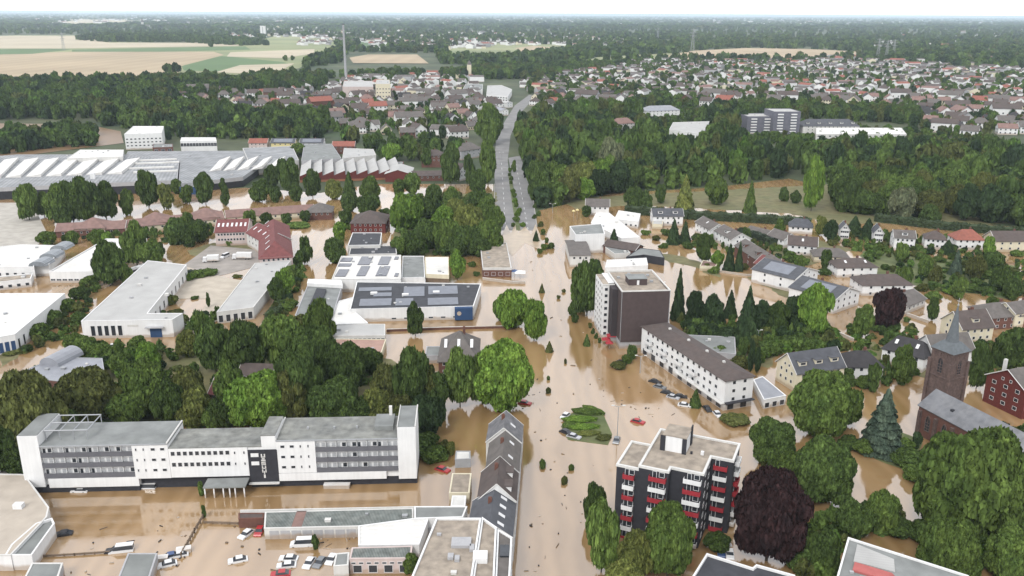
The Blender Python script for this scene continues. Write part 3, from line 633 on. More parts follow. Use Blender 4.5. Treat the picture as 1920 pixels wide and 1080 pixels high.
t = house('short white fronted middle wing linking the two dark red roofed offices', (462, 436), (497, 456), 14, h=7.6, rise=4.2, wall=offwh, roof=rdkred, fr=(5, 2), sky_=4, chim=False, name='office_building', cat='office', gwin=False)
for i, (lb, a, b, d, hp) in enumerate([('long low pinkish brown roofed row nearest the left edge, below the factory trees', (104, 434), (233, 428), 13, 0),
        ('long low pinkish brown roofed row between two pyramid roofs behind the red roofed offices', (233, 427), (420, 409), 13, 0), ('pale pinkish brown roofed row right of the red roofed offices', (425, 408), (590, 396), 13, 0)]):
    house(lb, a, b, d, h=3.8, rise=3.0, wall=cream if i else brick, roof=rpink, fr=(10, 1), chim=False, name='commercial_building', cat='commercial building', gwin=False)
for i, (lb, a, b) in enumerate([('leftmost brown pyramid roofed pavilion of the low row', (140, 428), (196, 426)), ('second brown pyramid roofed pavilion from the left in the low row', (262, 417), (312, 415)),
        ('third brown pyramid roofed pavilion from the left in the low row', (358, 409), (410, 406)), ('rightmost brown pyramid roofed pavilion of the low row with red front', (574, 398), (622, 397))]):
    house(lb, a, b, 16, h=5.0, rise=4.2, wall=brick if i == 3 else cream, roof=rpink if i < 3 else rgb_, hip=8, fr=(4, 1), chim=False, name='pavilion', cat='pavilion', group='pyramid roofed pavilions of the low row')
# ---- middle group with solar roofs
t = block('supermarket', 'white supermarket with a dark roof covered in three groups of solar panels', 'supermarket', [(656, 581), (888, 575), (902, 533), (669, 529)], 5.4, white, fdark, par=.3, wins=[(0, 6, [.8], dict(w_=2.0, h=.8, f0=.3, f1=.9))])
for u0, v0, u1, v1 in ((673, 574, 735, 558), (672, 546, 735, 537), (741, 573, 775, 560), (756, 556, 796, 537), (802, 572, 858, 556), (803, 552, 857, 535), (700, 556, 735, 548)):
    p = t.loc(u0, v0, 5.5); q = t.loc(u1, v1, 5.5); m = MB(); nr = max(1, int((q[1] - p[1]) / 2.1))
    for r in range(nr):
        y = p[1] + r * 2.1; m.quad([(p[0], y, 5.55), (q[0], y, 5.55), (q[0], y + 1.75, 5.95), (p[0], y + 1.75, 5.95)]); m.quad([(p[0], y + 1.75, 5.42), (q[0], y + 1.75, 5.42), (q[0], y + 1.75, 5.95), (p[0], y + 1.75, 5.95)][::-1])
    m.build('solar_panel', t, pvl)
for u, v in ((701, 551), (760, 554), (818, 549)): p = t.loc(u, v, 5.5); hpart('rooflight', [(p[0] - 1.4, p[0] + 1.4, p[1] - .8, p[1] + .8, 5.4, 6.3)], white)
p = t.loc(853, 592, 4); x0 = t.L * .845; hpart('sign_wall', [(x0, t.L - .5, -2.2, -.03, .5, 5.6)], bluep); 
x0 = t.L * .88; m = MB(); m.cyl(0, 0, -.04, .04, .9, n=16); o = m.build('round_sign', t, offwh); o.location = (x0, -2.3, 3.4); o.rotation_euler = (math.pi / 2, 0, 0)
block('annex', 'low white flat-roofed annex on the left of the supermarket', 'annex', [(610, 610), (690, 606), (664, 584), (672, 555), (636, 565)], 4.2, white, fwhite, par=.2)
block('canopy_roof', 'long low grey roofed market canopy in front of the supermarket annex', 'canopy', [(602, 630), (722, 629), (722, 608), (610, 607)], 4.0, offwh, fpale, par=.1, wins=[(0, 14, [.6], dict(w_=1.4, h=2.4))])
t = block('hall', 'grey hall with a dark glazed strip along its middle left of the supermarket', 'industrial hall', [(553, 592), (620, 606), (641, 538), (577, 534)], 4.8, greyw, fgrey, par=.15)
pp = [t.loc(u, v, 4.85) for u, v in ((573, 592), (594, 597), (612, 545), (594, 543))]
m = MB(); m.prism(pp, 4.9, 5.6); m.build('rooflight', t, fdark)
pp = [t.loc(u, v, 4.85) for u, v in ((576, 537), (643, 541), (640, 531), (578, 529))]; m = MB(); m.prism(pp, 4.9, 6.4); m.build('roof_wall', t, white)
t = block('hall', 'white hall with framed dark glass roof fields behind the supermarket', 'industrial hall', [(622, 524), (752, 524), (752, 479), (640, 481)], 6, white, fwhite, par=.3, trim=offwh)
for u0, v0, u1, v1 in ((628, 519, 655, 506), (634, 500, 660, 495), (638, 491, 662, 484), (668, 518, 694, 500), (670, 497, 700, 482), (704, 518, 732, 500), (708, 497, 734, 482), (739, 519, 748, 513), (739, 487, 748, 482)):
    p = t.loc(u0, v0, 6); q = t.loc(u1, v1, 6); hpart('glass_field', [(p[0], q[0], p[1], q[1], 6.0, 6.35)], mat('glass_roof', (.12, .125, .15), rough=.25, stripes=('X', .8, .4)))
block('hall', 'low grey roofed hall with white front between two white halls', 'industrial hall', [(753, 522), (797, 521), (795, 481), (755, 481)], 4.2, white, fgrey, par=.3)
block('hall', 'small cream white roofed hall with open brown front', 'industrial hall', [(798, 514), (842, 516), (841, 482), (797, 482)], 5.0, cream, fwhite, par=.1, base=(3.2, wood))
t = block('hall', 'dark flat-roofed hall with white rim behind the glass roofed hall', 'industrial hall', [(652, 461), (713, 460), (716, 437), (661, 437)], 6, offwh, fdark, par=.3, trim=white)
block('hall', 'low bitumen roofed extension in front of the dark flat hall', 'industrial hall', [(654, 478), (744, 476), (742, 461), (658, 462)], 4.6, offwh, fdark, par=.2)
house('red brown pyramid roofed building behind the dark flat hall', (657, 418), (722, 418), 22, h=6, rise=5, wall=dkbrick, roof=rbrown, hip=11, fr=(6, 2), chim=False, name='office_building', cat='office')
block('shop', 'tan gravel roofed shop with brown front beside the flooded main street', 'shop', [(905, 503), (959, 503), (950, 456), (900, 457)], 4.5, offwh, ftan, par=.2, base=(3.6, brick), wins=[(0, 4, [.8], dict(w_=2, h=1.8))])
house('large villa with a steep grey brown pyramid roof among the trees behind the hotel', (822, 676), (896, 676), (911, 634), h=6.6, rise=7, wall=brick, roof=rgb_, hip=7.5, fr=(5, 2), chim=True, sky_=3, name='villa', cat='villa')
block('terrace_building', 'low flat building with a reddish paved roof terrace in front of the market canopy', 'terrace building', [(640, 677), (712, 672), (724, 637), (617, 636)], 3, cream, rterr, par=.2)
block('annex', 'small flat glazed annex on the left of the villa', 'annex', [(797, 667), (826, 667), (828, 650), (800, 650)], 3, greyw, fgrey, par=.15)
t = block('hall', 'low building with a blue grey zinc roof and a brick end at the left', 'sports hall', [(24, 704), (118, 716), (196, 698), (192, 672), (106, 670)], 4.2, brick, rzinc, par=.1, trim=metal)
m = MB(); q0 = t.loc(128, 668, 4.2); pts = [(math.cos(i * math.pi / 8) * 4, math.sin(i * math.pi / 8) * 3) for i in range(9)]
for i in range(8): p, q = pts[i], pts[i + 1]; m.quad([(q0[0] + p[0], q0[1] - 9, 4.2 + p[1]), (q0[0] + q[0], q0[1] - 9, 4.2 + q[1]), (q0[0] + q[0], q0[1] + 3, 4.2 + q[1]), (q0[0] + p[0], q0[1] + 3, 4.2 + p[1])])
m.quad([(q0[0] + p[0], q0[1] - 9, 4.2 + p[1]) for p in pts]); m.build('barrel_roof', t, rzinc)
house('small house with a dusty dark red roof among the trees behind the hotel', (392, 738), (432, 740), 14, h=3.4, rise=3.5, wall=brick, roof=rdkred, fr=(3, 1), chim=False)
house('small brown roofed shed among dark trees behind the hotel', (448, 702), (508, 704), 8, h=3, rise=2.4, wall=wood, roof=rbrown, fr=(3, 1), chim=False, name='shed', cat='shed')
# ---- factory, upper left
t = block('factory_hall', 'wide factory hall with a row of white slanting rooflights at the left edge', 'factory hall', [(-90, 356), (332, 338), (336, 300), (235, 290), (30, 290), (-60, 298)], 8, greyw, fribs, par=.2, base=(5.5, dark))
for k in range(-2, 6):
    u0 = 10 + k * 38; v0 = 333 - k * 1.3; u1 = u0 + 37; v1 = 300
    p = [t.loc(u0, v0, 8), t.loc(u0 + 29, v0, 8), t.loc(u1 + 26, v1, 8), t.loc(u1 - 1, v1, 8)]
    m = MB(); m.quad([(*p[0], 8.3), (*p[1], 10.0), (*p[2], 10.0), (*p[3], 8.3)]); m.quad([(*p[1], 10.0), (*p[0], 8.3), (*p[0], 8.0), (*p[1], 8.0)]); m.quad([(*p[1], 8.0), (*p[2], 8.0), (*p[2], 10.0), (*p[1], 10.0)])
    m.quad([(*p[2], 8.0), (*p[3], 8.0), (*p[3], 8.3), (*p[2], 10)]); m.build('rooflight', t, fwhite)
for vv, u0, u1 in ((303, 250, 330), (309, 240, 335), (318, 235, 325), (325, 250, 332)):
    p = t.loc(u0, vv, 8); q = t.loc(u1, vv - 1, 8); hpart('roof_ridge', [(p[0], q[0], p[1], p[1] + 2.5, 8, 9)], fwhite)
hpart('roof_vent', [(80, 83, 20, 23, 8, 12)], white)
block('factory_hall', 'white upper factory block with a small tower behind the slanting rooflights', 'factory hall', [(126, 297), (230, 294), (232, 281), (150, 281)], 11, offwh, fwhite, par=.2)
t = block('factory_hall', 'grey white flat factory hall with ribbed roof behind the tall round tree', 'factory hall', [(335, 345), (455, 332), (500, 300), (470, 283), (240, 284), (236, 292), (338, 302)], 7, greyw, fribs, par=.2, base=(4.5, dark))
for k in range(5):
    p = t.loc(392 + k * 26, 322 - k * 1, 7); q = t.loc(412 + k * 26, 300, 7); m = MB(); m.quad([(p[0], p[1], 7.1), (p[0] + 9, p[1], 9.4), (q[0] + 9, q[1], 9.4), (q[0], q[1], 7.1)]); m.quad([(p[0] + 9, p[1], 9.4), (p[0], p[1], 7.1), (p[0] + 9, p[1], 7.1)]); m.quad([(p[0] + 9, p[1], 7.1), (q[0] + 9, q[1], 7.1), (q[0] + 9, q[1], 9.4), (p[0] + 9, p[1], 9.4)]); m.build('rooflight', t, fwhite)
block('factory_hall', 'pale sheet roofed factory hall behind the saw-tooth brick hall', 'factory hall', [(470, 312), (560, 300), (548, 274), (455, 278)], 7.5, offwh, fribs, par=.2)
block('factory_hall', 'grey roofed factory hall just behind the saw-tooth brick hall', 'factory hall', [(565, 302), (640, 297), (622, 270), (570, 271)], 8, greyw, fgrey, par=.2)
block('factory_hall', 'flat light grey factory hall right of the small round tree', 'factory hall', [(642, 297), (705, 291), (700, 280), (645, 278)], 7, offwh, fpale, par=.2)
t = block('factory_hall', 'saw-tooth roofed factory hall with red brick walls', 'factory hall', [(562, 331), (752, 325), (757, 303), (566, 304)], 4.5, dkbrick, fgrey, par=.1, base=(1.6, mat('orange_brick', (.30, .13, .07))))
D0 = t.poly[2][1]; nt_ = 9; wd = t.L / nt_
for k in range(nt_):
    m = MB(); x0 = k * wd + .1; x1 = x0 + wd - .2; zl, zh = 4.7, 8.8; y0, y1 = .2, D0 - 1
    m.quad([(x0, y0, zl), (x1, y0, zh - 1.0), (x1, y1, zh), (x0, y1, zl)], 0); m.quad([(x0, y0, 4.5), (x1, y0, 4.5), (x1, y0, zh - 1), (x0, y0, zl)], 1); m.quad([(x1, y0, 4.5), (x1, y1, 4.5), (x1, y1, zh), (x1, y0, zh - 1)], 2)
    m.quad([(x1, y1, 4.5), (x0, y1, 4.5), (x0, y1, zl), (x1, y1, zh)], 1); m.build('rooflight', t, [fpale, dkbrick, glass])
house('wide curved-front factory shed with a low pale roof and red brick gable', (722, 326), (770, 326), 26, h=6, rise=3, wall=dkbrick, roof=fpale, axis='y', fr=(0, 0), sd_=None, chim=False, name='factory_shed', cat='factory shed', gwin=False)
house('long low brown roofed shed right of the brick factory', (772, 330), (832, 329), 14, h=4, rise=2.5, wall=brick, roof=rbrown, fr=(5, 1), chim=False, name='shed', cat='shed')
block('gatehouse', 'small blue and white gatehouse before the grey factory hall', 'gatehouse', [(337, 352), (372, 351), (372, 341), (337, 342)], 5, bluep, fgrey, par=.2)
block('office_building', 'white multi-storey office standing alone before the dark wood', 'office', [(233, 252), (303, 250), (307, 237), (250, 237)], 14, white, fwhite, par=.3, wins=[(0, 9, [3, 6, 9], dict(w_=1.8, h=1.2)), (3, 3, [3, 6, 9], dict(w_=1.8, h=1.2))])
block('office_building', 'white hall with a band of dark windows behind the factory', 'office', [(338, 265), (406, 264), (404, 258), (340, 258)], 12, white, fwhite, par=.2, wins=[(0, 12, [7.4], dict(w_=2.4, h=3.0))])
block('office_building', 'low red brick boiler house with arched windows behind the factory roofs', 'boiler house', [(286, 277), (324, 276), (324, 270), (288, 270)], 10, brick, fgrey, par=.2, wins=[(0, 3, [6], dict(w_=3, h=2.6))])
# ---- bottom edge buildings
t = block('garage_row', 'row of garages with green grey corrugated roofs in front of the hotel', 'garage row', [(495, 991), (775, 985), (775, 953), (497, 960)], 3.0, offwh, corr, par=.05)
x = t.L * .18; hpart('roof_strip', [(x, x + 2.4, .3, t.poly[2][1] - .3, 3.02, 3.08)], rpink); hpart('rear_wall', [(-7.5, t.L, t.poly[2][1] + .05, t.poly[2][1] + .3, -1, 3.4)], offwh)
for k in range(16): x = 1.2 + k * 2.6; hpart('garage_door', [(x, x + 2.2, -.08, -.01, -.5, 2.3)], greyw)
block('shed', 'low brown shed at the left end of the garage row', 'shed', [(447, 973), (494, 972), (496, 962), (447, 962)], 2.6, brick, rbrown, par=.05)
block('workshop', 'plain white flat-roofed workshop between garages and the gravel roofed block', 'workshop', [(672, 1023), (786, 1022), (803, 975), (776, 973), (672, 987)], 4, white, fwhite, par=.2)
block('workshop', 'grey felt roofed workshop behind the terraced houses', 'workshop', [(777, 973), (868, 970), (876, 950), (777, 950)], 4.4, white, fgrey, par=.1)
t = block('workshop', 'low pinkish building with a grey green roof and dark doors at the bottom edge', 'workshop', [(655, 1048), (771, 1047), (773, 1024), (660, 1027)], 4, pinkw, corr, par=.05, wins=[(0, 4, [.4], dict(w_=2.0, h=2.0)), (0, 8, [2.6], dict(w_=1.1, h=.6))])
block('shed', 'small grey lean-to left of the low pinkish building', 'shed', [(625, 1062), (653, 1060), (655, 1036), (630, 1038)], 3.5, offwh, fgrey, par=.05)
t = block('apartment_block', 'flat block with a tan gravel roof and white rim cut by the bottom edge', 'apartment block', [(763, 1105), (882, 1105), (902, 974), (818, 974)], 12, offwh, ftan, par=.4, trim=white)
for u, v, w_, d in ((865, 1020, 4.2, 1.6), (845, 1046, 1.2, .8), (857, 1050, 1, .8), (885, 1030, 1, 1)): p = t.loc(u, v, 12); hpart('roof_hatch', [(p[0] - w_ / 2, p[0] + w_ / 2, p[1] - d, p[1] + d, 12, 12.7)], greyw)
t = block('apartment_block', 'narrow gravel roofed block between the wide flat block and the street', 'apartment block', [(884, 1105), (926, 1105), (931, 992), (904, 973)], 11.4, white, ftan, par=.5, trim=white)
p = t.loc(903, 1047, 12); hpart('roof_hatch', [(p[0] - 1.8, p[0] + 1.2, p[1] - 1, p[1] + 2, 11.4, 12.6)], white)
t = block('apartment_block', 'street side strip of brown roofed block with a dark rooflight', 'apartment block', [(928, 1105), (955, 1105), (960, 1010), (933, 994)], 11, white, rgb_, par=.3, trim=white, wins=[(1, 12, [2, 5, 8], dict(w_=1.1, h=1.5))])
p = t.loc(946, 1033, 11.2); hpart('rooflight', [(p[0] - 1, p[0] + 1, p[1] - 2, p[1] + 2, 11, 11.4)], glass)
for i, (lb, a, b, rf, wl, h_, dm, sk) in enumerate([
    ('dark slate roofed terraced house nearest the camera in the street row', (961, 1008), (968, 943), rslate, white, 8.0, 0, 4),
    ('brown roofed terraced house with small dormers, second from the camera in the street row', (968, 941), (972, 888), rbrown, white, 8.6, 2, 0),
    ('narrow brown roofed terraced house in the middle of the street row', (973, 886), (977, 833), rgb_, white, 8.4, 0, 2),
    ('dark grey roofed terraced house at the far end of the street row', (978, 831), (981, 798), gtile, offwh, 7.6, 0, 1)]):
    house(lb, a, b, (10.4, 9.4, 8.6, 9.8)[i], h=h_, rise=(3.6, 4.6, 3.8, 4.4)[i], wall=wl, roof=rf, fr=(4, 3), sd_=(2, 2), dorm=dm, sky_=sk, oh=.12, name='terraced_house', cat='terraced house', group='terraced houses in the street row')
block('annex', 'low flat brown yard building behind the terraced houses', 'annex', [(842, 925), (880, 925), (884, 888), (848, 888)], 3, cream, ftan, par=.1)
block('annex', 'cream flat-roofed extension behind the terraced houses near the garages', 'annex', [(845, 950), (872, 950), (874, 930), (848, 930)], 3.6, white, offwh, par=.1)
block('shed', 'small glass roofed garden shed behind the far terraced houses', 'shed', [(853, 862), (882, 861), (882, 846), (855, 846)], 2.6, metal, offwh, par=.1)
t = block('warehouse', 'flat warehouse roof under a skin of mud with white parapet in the bottom left corner', 'warehouse', [(-60, 1042), (20, 1042), (88, 970), (92, 952), (46, 890), (-60, 888)], 4, white, mat('muddy_roof', (.48, .42, .35), var=.1, scale=.3), par=.15, trim=offwh)
p = t.loc(35, 952, 4); hpart('roof_vent', [(p[0] - 1, p[0] + 1.2, p[1] - .8, p[1] + .8, 4, 5.2)], white)
t = block('annex', 'grey roofed wedge with a broad white rim beside the muddy warehouse roof', 'annex', [(10, 1045), (60, 1045), (103, 985), (98, 975), (68, 985), (22, 1025)], 3.4, white, fgrey, par=.6, trim=white)
block('shed', 'grey flat shed roof at the bottom left edge', 'shed', [(40, 1095), (105, 1095), (118, 1056), (60, 1056)], 3, greyw, fgrey, par=.1, trim=offwh)
block('shed', 'grey flat shed roof at the bottom edge beside the floating rubbish', 'shed', [(215, 1100), (275, 1100), (295, 1038), (240, 1038)], 3, greyw, fgrey, par=.1)
block('apartment_block', 'flat block with a dark bitumen roof and white rim at the bottom edge', 'apartment block', [(1270, 1130), (1500, 1150), (1490, 1082), (1418, 1062), (1411, 1068), (1325, 1041)], 9, offwh, fdark, par=.5, trim=white)
t = block('apartment_block', 'large light grey flat-roofed block with a red roof strip in the bottom right corner', 'apartment block', [(1560, 1115), (1880, 1160), (1815, 1082), (1590, 1010)], 10, offwh, fgrey, par=.4, trim=white)
p = t.loc(1600, 1070, 10); q = t.loc(1670, 1080, 10)
m = MB(); pp = [t.loc(u, v, 10) for u, v in ((1598, 1072), (1690, 1098), (1672, 1078), (1602, 1057))]; m.prism(pp, 10.02, 10.5); m.build('roof_strip', t, mat('red_felt', (.45, .13, .12)))
m = MB(); pp = [t.loc(u, v, 10) for u, v in ((1600, 1054), (1678, 1074), (1676, 1050), (1607, 1022))]; m.prism(pp, 10.02, 10.25); m.build('roof_deck', t, fpale)
# ---- buildings right of the street
house('white two-storey house with a grey brown gable roof at the wood edge by the street', (1099, 386), (1142, 387), 9, h=5.8, rise=3.6, roof=rgb_, fr=(4, 1))
block('hall', 'big white tent-like hall with a bare white roof right of the street', 'hall', [(1108, 418), (1165, 447), (1200, 445), (1142, 399), (1118, 399)], 4.5, white, fwhite, par=.1)
block('office_building', 'tall plain white box with a grey flat roof right of the street', 'office', [(1079, 441), (1134, 439), (1128, 420), (1068, 425)], 10, white, fgrey, par=.3)
t = house('white shop building with a sloping grey brown roof in front of the plain white box', (1069, 479), (1107, 479), (1103, 451), h=6.0, rise=1.4, wall=offwh, roof=rgb_, fr=(3, 1), chim=False, name='shop', cat='shop')
block('annex', 'low white building with small windows right of the big white hall', 'annex', [(1152, 411), (1197, 416), (1201, 401), (1160, 395)], 4.2, white, fwhite, par=.2, wins=[(0, 5, [1.2], dict(w_=1.3, h=1.2))])
house('white house with wide grey dormer roof standing before the hedge', (1225, 405), (1281, 405), 10, h=6.0, rise=3.4, roof=rslate, fr=(5, 2), dorm=2)
block('annex', 'small cream flat-roofed annex below the wide dormer house', 'annex', [(1223, 420), (1242, 421), (1244, 412), (1225, 412)], 3, cream, fpale, par=.1)
house('brown roofed shed lying diagonally behind the collapsed grey canopy', (1190, 470), (1206, 462), 18, h=4, rise=2.2, wall=brick, roof=rbrown, fr=(2, 1), chim=False, axis='y', name='shed', cat='shed')
block('canopy_roof', 'folded grey canopy roof of the petrol station court', 'canopy', [(1174, 482), (1208, 478), (1246, 484), (1238, 470), (1200, 465)], 4, charc, fgrey, par=.1)
block('canopy_roof', 'long pale grey low roof left of the folded grey canopy', 'canopy', [(1135, 464), (1152, 476), (1182, 474), (1168, 460), (1136, 456)], 3.6, offwh, fgrey, par=.1)
block('annex', 'flat white low building directly behind the tower block', 'annex', [(1135, 502), (1215, 498), (1212, 484), (1138, 488)], 3.5, white, fwhite, par=.2)
block('shed', 'pair of cream tanks beside a brown shed on the flooded court', 'shed', [(1312, 499), (1342, 500), (1345, 494), (1318, 488)], 2.4, cream, rpink, par=.1)
block('annex', 'grey flat annex roof behind the long white apartment row', 'annex', [(1330, 660), (1380, 664), (1378, 632), (1290, 628)], 3.5, greyw, fgrey, par=.1)
t = block('garage_row', 'low grey roofed garages right of the long white apartment row', 'garage row', [(1432, 750), (1474, 742), (1430, 706), (1412, 712)], 3.2, white, rzinc, par=.1, wins=[(0, 3, [.3], dict(w_=1.8, h=1.8))])
house('cream office house with a large slate roof and three small dormers', (1495, 700), (1584, 687), (1443, 679), h=7, rise=5.0, wall=cream, roof=rslate, fr=(6, 2), sd_=(3, 2), dorm=3, chim=False, name='office_building', cat='office')
HS = [ # label, a, b, D, h, rise, wall, roof, axis, hip, extras
 ('white house with a black hipped roof right of the cream office house', (1590, 686), (1657, 687), 11, 5.6, 3.6, white, rdark, 'x', 4, {}),
 ('white house with a black roof and two pale rooflights left of the church spire', (1655, 651), (1733, 671), 11, 5.8, 4, white, rdark, 'x', 3, dict(sky_=2)),
 ('steep white gabled house half hidden behind the church spire', (1717, 642), (1752, 662), 16, 6.6, 4.8, white, rgb_, 'y', 0, {}),
 ('cream house with a brown roof and a wide dormer right of the church spire', (1806, 617), (1864, 612), 12, 6.4, 5, cream, rbrown, 'x', 0, dict(dorm=1)),
 ('grey hipped house with brown brick walls at the right edge', (1862, 595), (1925, 590), 14, 5.4, 3.6, brick, rgb_, 'x', 5, {}),
 ('white walled house cut by the right edge behind the grey hipped house', (1905, 588), (1960, 580), 10, 6.5, 3, cream, rgb_, 'x', 0, {}),
 ('long white house with solar panels on a grey roof, nearer the brown brick row', (1490, 524), (1534, 508), 22, 6.4, 3.4, white, rslate, 'y', 0, dict(pvs=(.2, .8))),
 ('long white house with solar panels on a grey roof, nearer the purple tree', (1565, 562), (1612, 546), 22, 6.4, 3.4, white, rslate, 'y', 0, dict(pvs=(.2, .8))),
 ('white villa with a brown hipped roof left of its larger twin', (1571, 501), (1646, 500), 12, 5.2, 2.8, white, rbrown, 'x', 5, dict(sky_=2)),
 ('wide white villa with a brown hipped roof behind the purple tree', (1618, 534), (1712, 533), 13, 5.2, 3.0, white, rbrown, 'x', 5, {}),
 ('low grey roofed house right of the purple tree', (1700, 575), (1736, 560), 12, 3.6, 2.8, offwh, rgb_, 'x', 0, {}),
 ('cream bungalow with a grey brown hipped roof behind round shrubs', (1527, 479), (1592, 482), 11, 3.6, 3.0, cream, rgb_, 'x', 4, {}),
 ('white house with a brown roof and dark side extension', (1478, 458), (1532, 462), 10, 5.4, 3.6, white, rbrown, 'x', 0, dict(sky_=1)),
 ('white house with a dark grey hipped roof below the yellow green tree', (1480, 423), (1524, 426), 10, 4.4, 3.6, white, rslate, 'x', 3, {}),
 ('narrow white house between the dark conifers', (1576, 430), (1593, 431), 9, 6, 3, white, rslate, 'y', 0, {}),
 ('narrow white house with a slate roof right of the dark conifers', (1640, 436), (1657, 437), 10, 6.5, 3, white, rslate, 'y', 0, {}),
 ('white house with a grey gable roof and a stepped front by the long hedge', (1678, 445), (1717, 447), 10, 7, 3, white, rgb_, 'x', 0, dict(dorm=1)),
 ('white house with a brown pyramid roof by the long hedge', (1735, 446), (1775, 449), 10, 6, 3.4, white, rbrown, 'x', 4.8, {}),
 ('white house with a bright red hipped roof by the long hedge', (1794, 448), (1846, 449), 11, 6, 4.2, white, rred, 'x', 4.5, {}),
 ('long cream house with a brown roof at the right edge by the long hedge', (1868, 452), (1940, 452), 12, 6, 4, cream, rbrown, 'x', 0, {}),
 ('white house with a brown gable roof, first of the row below the hedge', (1304, 416), (1332, 431), 10, 6, 3, white, rgb_, 'x', 0, dict(sky_=1)),
 ('white house with a brown roof and a cut-in terrace in the row below the hedge', (1340, 432), (1372, 449), 11, 6, 3, white, rgb_, 'x', 0, dict(dorm=1)),
 ('brown brick terrace with a long grey brown roof and dark dormers', (1378, 460), (1448, 505), 11, 6.2, 3.2, brick, rgb_, 'x', 0, dict(dorm=3)),
 ('low house with a pale grey roof directly below the long hedge', (1398, 432), (1440, 442), 9, 3, 2, offwh, rgb_, 'x', 0, {}),
 ('small white house with a grey roof behind the brown brick terrace', (1440, 440), (1470, 450), 9, 4.5, 3, white, rgb_, 'x', 0, {}),
 ('red roofed brick house touching the end of the brown brick terrace', (1441, 500), (1470, 492), 8, 5.4, 3, brick, rdkred, 'y', 0, {}),
]
for lb, a, b, D_, h_, rs_, wl, rf_, ax, hp, ex in HS:
    house(lb, a, b, D_, h=h_, rise=rs_, wall=wl, roof=rf_, axis=ax, hip=hp, fr=(4, 2 if h_ > 5 else 1), sd_=(2, 2 if h_ > 5 else 1), **ex)
# ---- left middle distance, hand placed
MS = [
 ('red roofed house at the left of four behind the factory', (466, 268), (500, 268), 12, 6, 3.2, pinkw, rred, 'x', 0, {}),
 ('yellow house with solar panels, second of four behind the factory', (508, 268), (552, 268), 12, 6, 3.2, yellow, rslate, 'x', 0, dict(pvs=(.1, .9))),
 ('white house with solar panels, third of four behind the factory', (562, 268), (606, 268), 12, 6, 3.2, white, rslate, 'x', 0, dict(pvs=(.1, .9))),
 ('red roofed brick house, rightmost of four behind the factory', (623, 274), (664, 274), 12, 7, 3.4, brick, rred, 'x', 0, {}),
 ('square red brick house with a brown roof left of the main road', (790, 291), (829, 291), 16, 10, 3.4, brick, rbrown, 'x', 4, {}),
 ('large grey hipped villa with white front left of the main road', (865, 283), (903, 277), 16, 8, 5, greyw, rgb_, 'x', 6, {}),
 ('white gabled house with a brown front below the grey hipped villa', (862, 320), (884, 315), 14, 8, 4, white, rbrown, 'y', 0, {}),
 ('white fronted flat house with brown roof above the yellow house', (755, 224), (800, 224), 14, 7, 3, cream, rgb_, 'x', 4, {}),
 ('pale yellow house among the trees left of the main road', (752, 242), (780, 241), 12, 6, 2, yellow, offwh, 'x', 0, {}),
 ('white gabled house next to the pale yellow house', (806, 242), (850, 244), 14, 7, 4, white, rgb_, 'x', 0, {}),
 ('pair of white flats with grey gabled roof beside the mast', (655, 235), (712, 233), 14, 7, 4, white, rgb_, 'x', 0, {}),
 ('pink roofed house hidden in the wood right of the main road', (1155, 232), (1190, 230), 14, 9, 5, offwh, rpink, 'x', 5, {}),
 ('white house with dark gable nearest the road in the upper town', (868, 178), (898, 178), 14, 7, 4, white, rbrown, 'x', 0, {}),
 ('white flat fronted house just below the stepped shopping building', (918, 190), (950, 193), 12, 7, 1.6, white, fpale, 'x', 0, {}),
 ('white gabled house left of the road below the shopping building', (900, 200), (925, 203), 12, 7, 3.5, white, rgb_, 'y', 0, {}),
 ('long white house with a low roof beside the white shop block', (870, 190), (903, 190), 12, 7, 3, white, rgb_, 'x', 0, {}),
 ('white house with pale roof at the bend of the far road', (925, 205), (940, 208), 10, 6, 3, white, rzinc, 'x', 0, {}),
 ('large pale flats with a flat top between silo and church', (780, 170), (815, 170), 14, 10, 3, offwh, rgb_, 'x', 5, {}),
]
for lb, a, b, D_, h_, rs_, wl, rf_, ax, hp, ex in MS:
    house(lb, a, b, D_, h=h_, rise=rs_, wall=wl, roof=rf_, axis=ax, hip=hp, fr=(4, 2), sd_=(2, 2), **ex)
block('shopping_centre', 'stepped bright white shopping building at the top of the main road', 'shopping centre', [(912, 178), (952, 181), (960, 168), (940, 160), (914, 161)], 9, white, fpale, par=.4, wins=[(0, 8, [3, 6], dict(w_=3, h=1.6))])
block('shopping_centre', 'white block left of the stepped shopping building', 'shopping centre', [(868, 168), (905, 168), (905, 158), (872, 158)], 8, white, fgrey, par=.3)
for i, (u, v, w_, hh, lb) in enumerate([(1402, 213, 50, 18, 'shorter grey apartment tower with white balconies in the right wood'), (1452, 204, 50, 24, 'taller grey apartment tower with white balconies in the right wood')]):
    t = block('tower_block', lb, 'tower block', [(u, v + 6), (u + w_, v + 6), (u + w_, v)], hh, mat('grey_purple', (.15, .15, .18)), fpale, par=.4, group='grey apartment towers')
    for z in range(int(hh / 2.9)):
        for x in (.25, .75): hpart('balcony', [(t.L * x - 3, t.L * x + 3, -1.2, -.02, z * 2.9 + .6, z * 2.9 + 1.8)], white)
t = house('long grey apartment building with a broad slate roof right of the grey towers', (1506, 236), (1612, 236), 22, h=9, rise=6, wall=offwh, roof=rslate, hip=8, fr=(12, 3), sd_=(2, 2), dorm=5, chim=False, name='apartment_building', cat='apartment building')
block('apartment_building', 'long low white building with flat pale roof below the broad slate roof', 'apartment building', [(1530, 252), (1700, 252), (1690, 240), (1530, 240)], 7, offwh, fwhite, par=.3, wins=[(0, 16, [1.5, 4.5], dict(w_=2.4, h=1.5))])
house('wide pale building with a grey pyramid roof deep in the right wood', (1212, 208), (1275, 206), 20, h=8, rise=5, wall=white, roof=rzinc, hip=8, fr=(8, 2), chim=False, name='apartment_building', cat='apartment building')
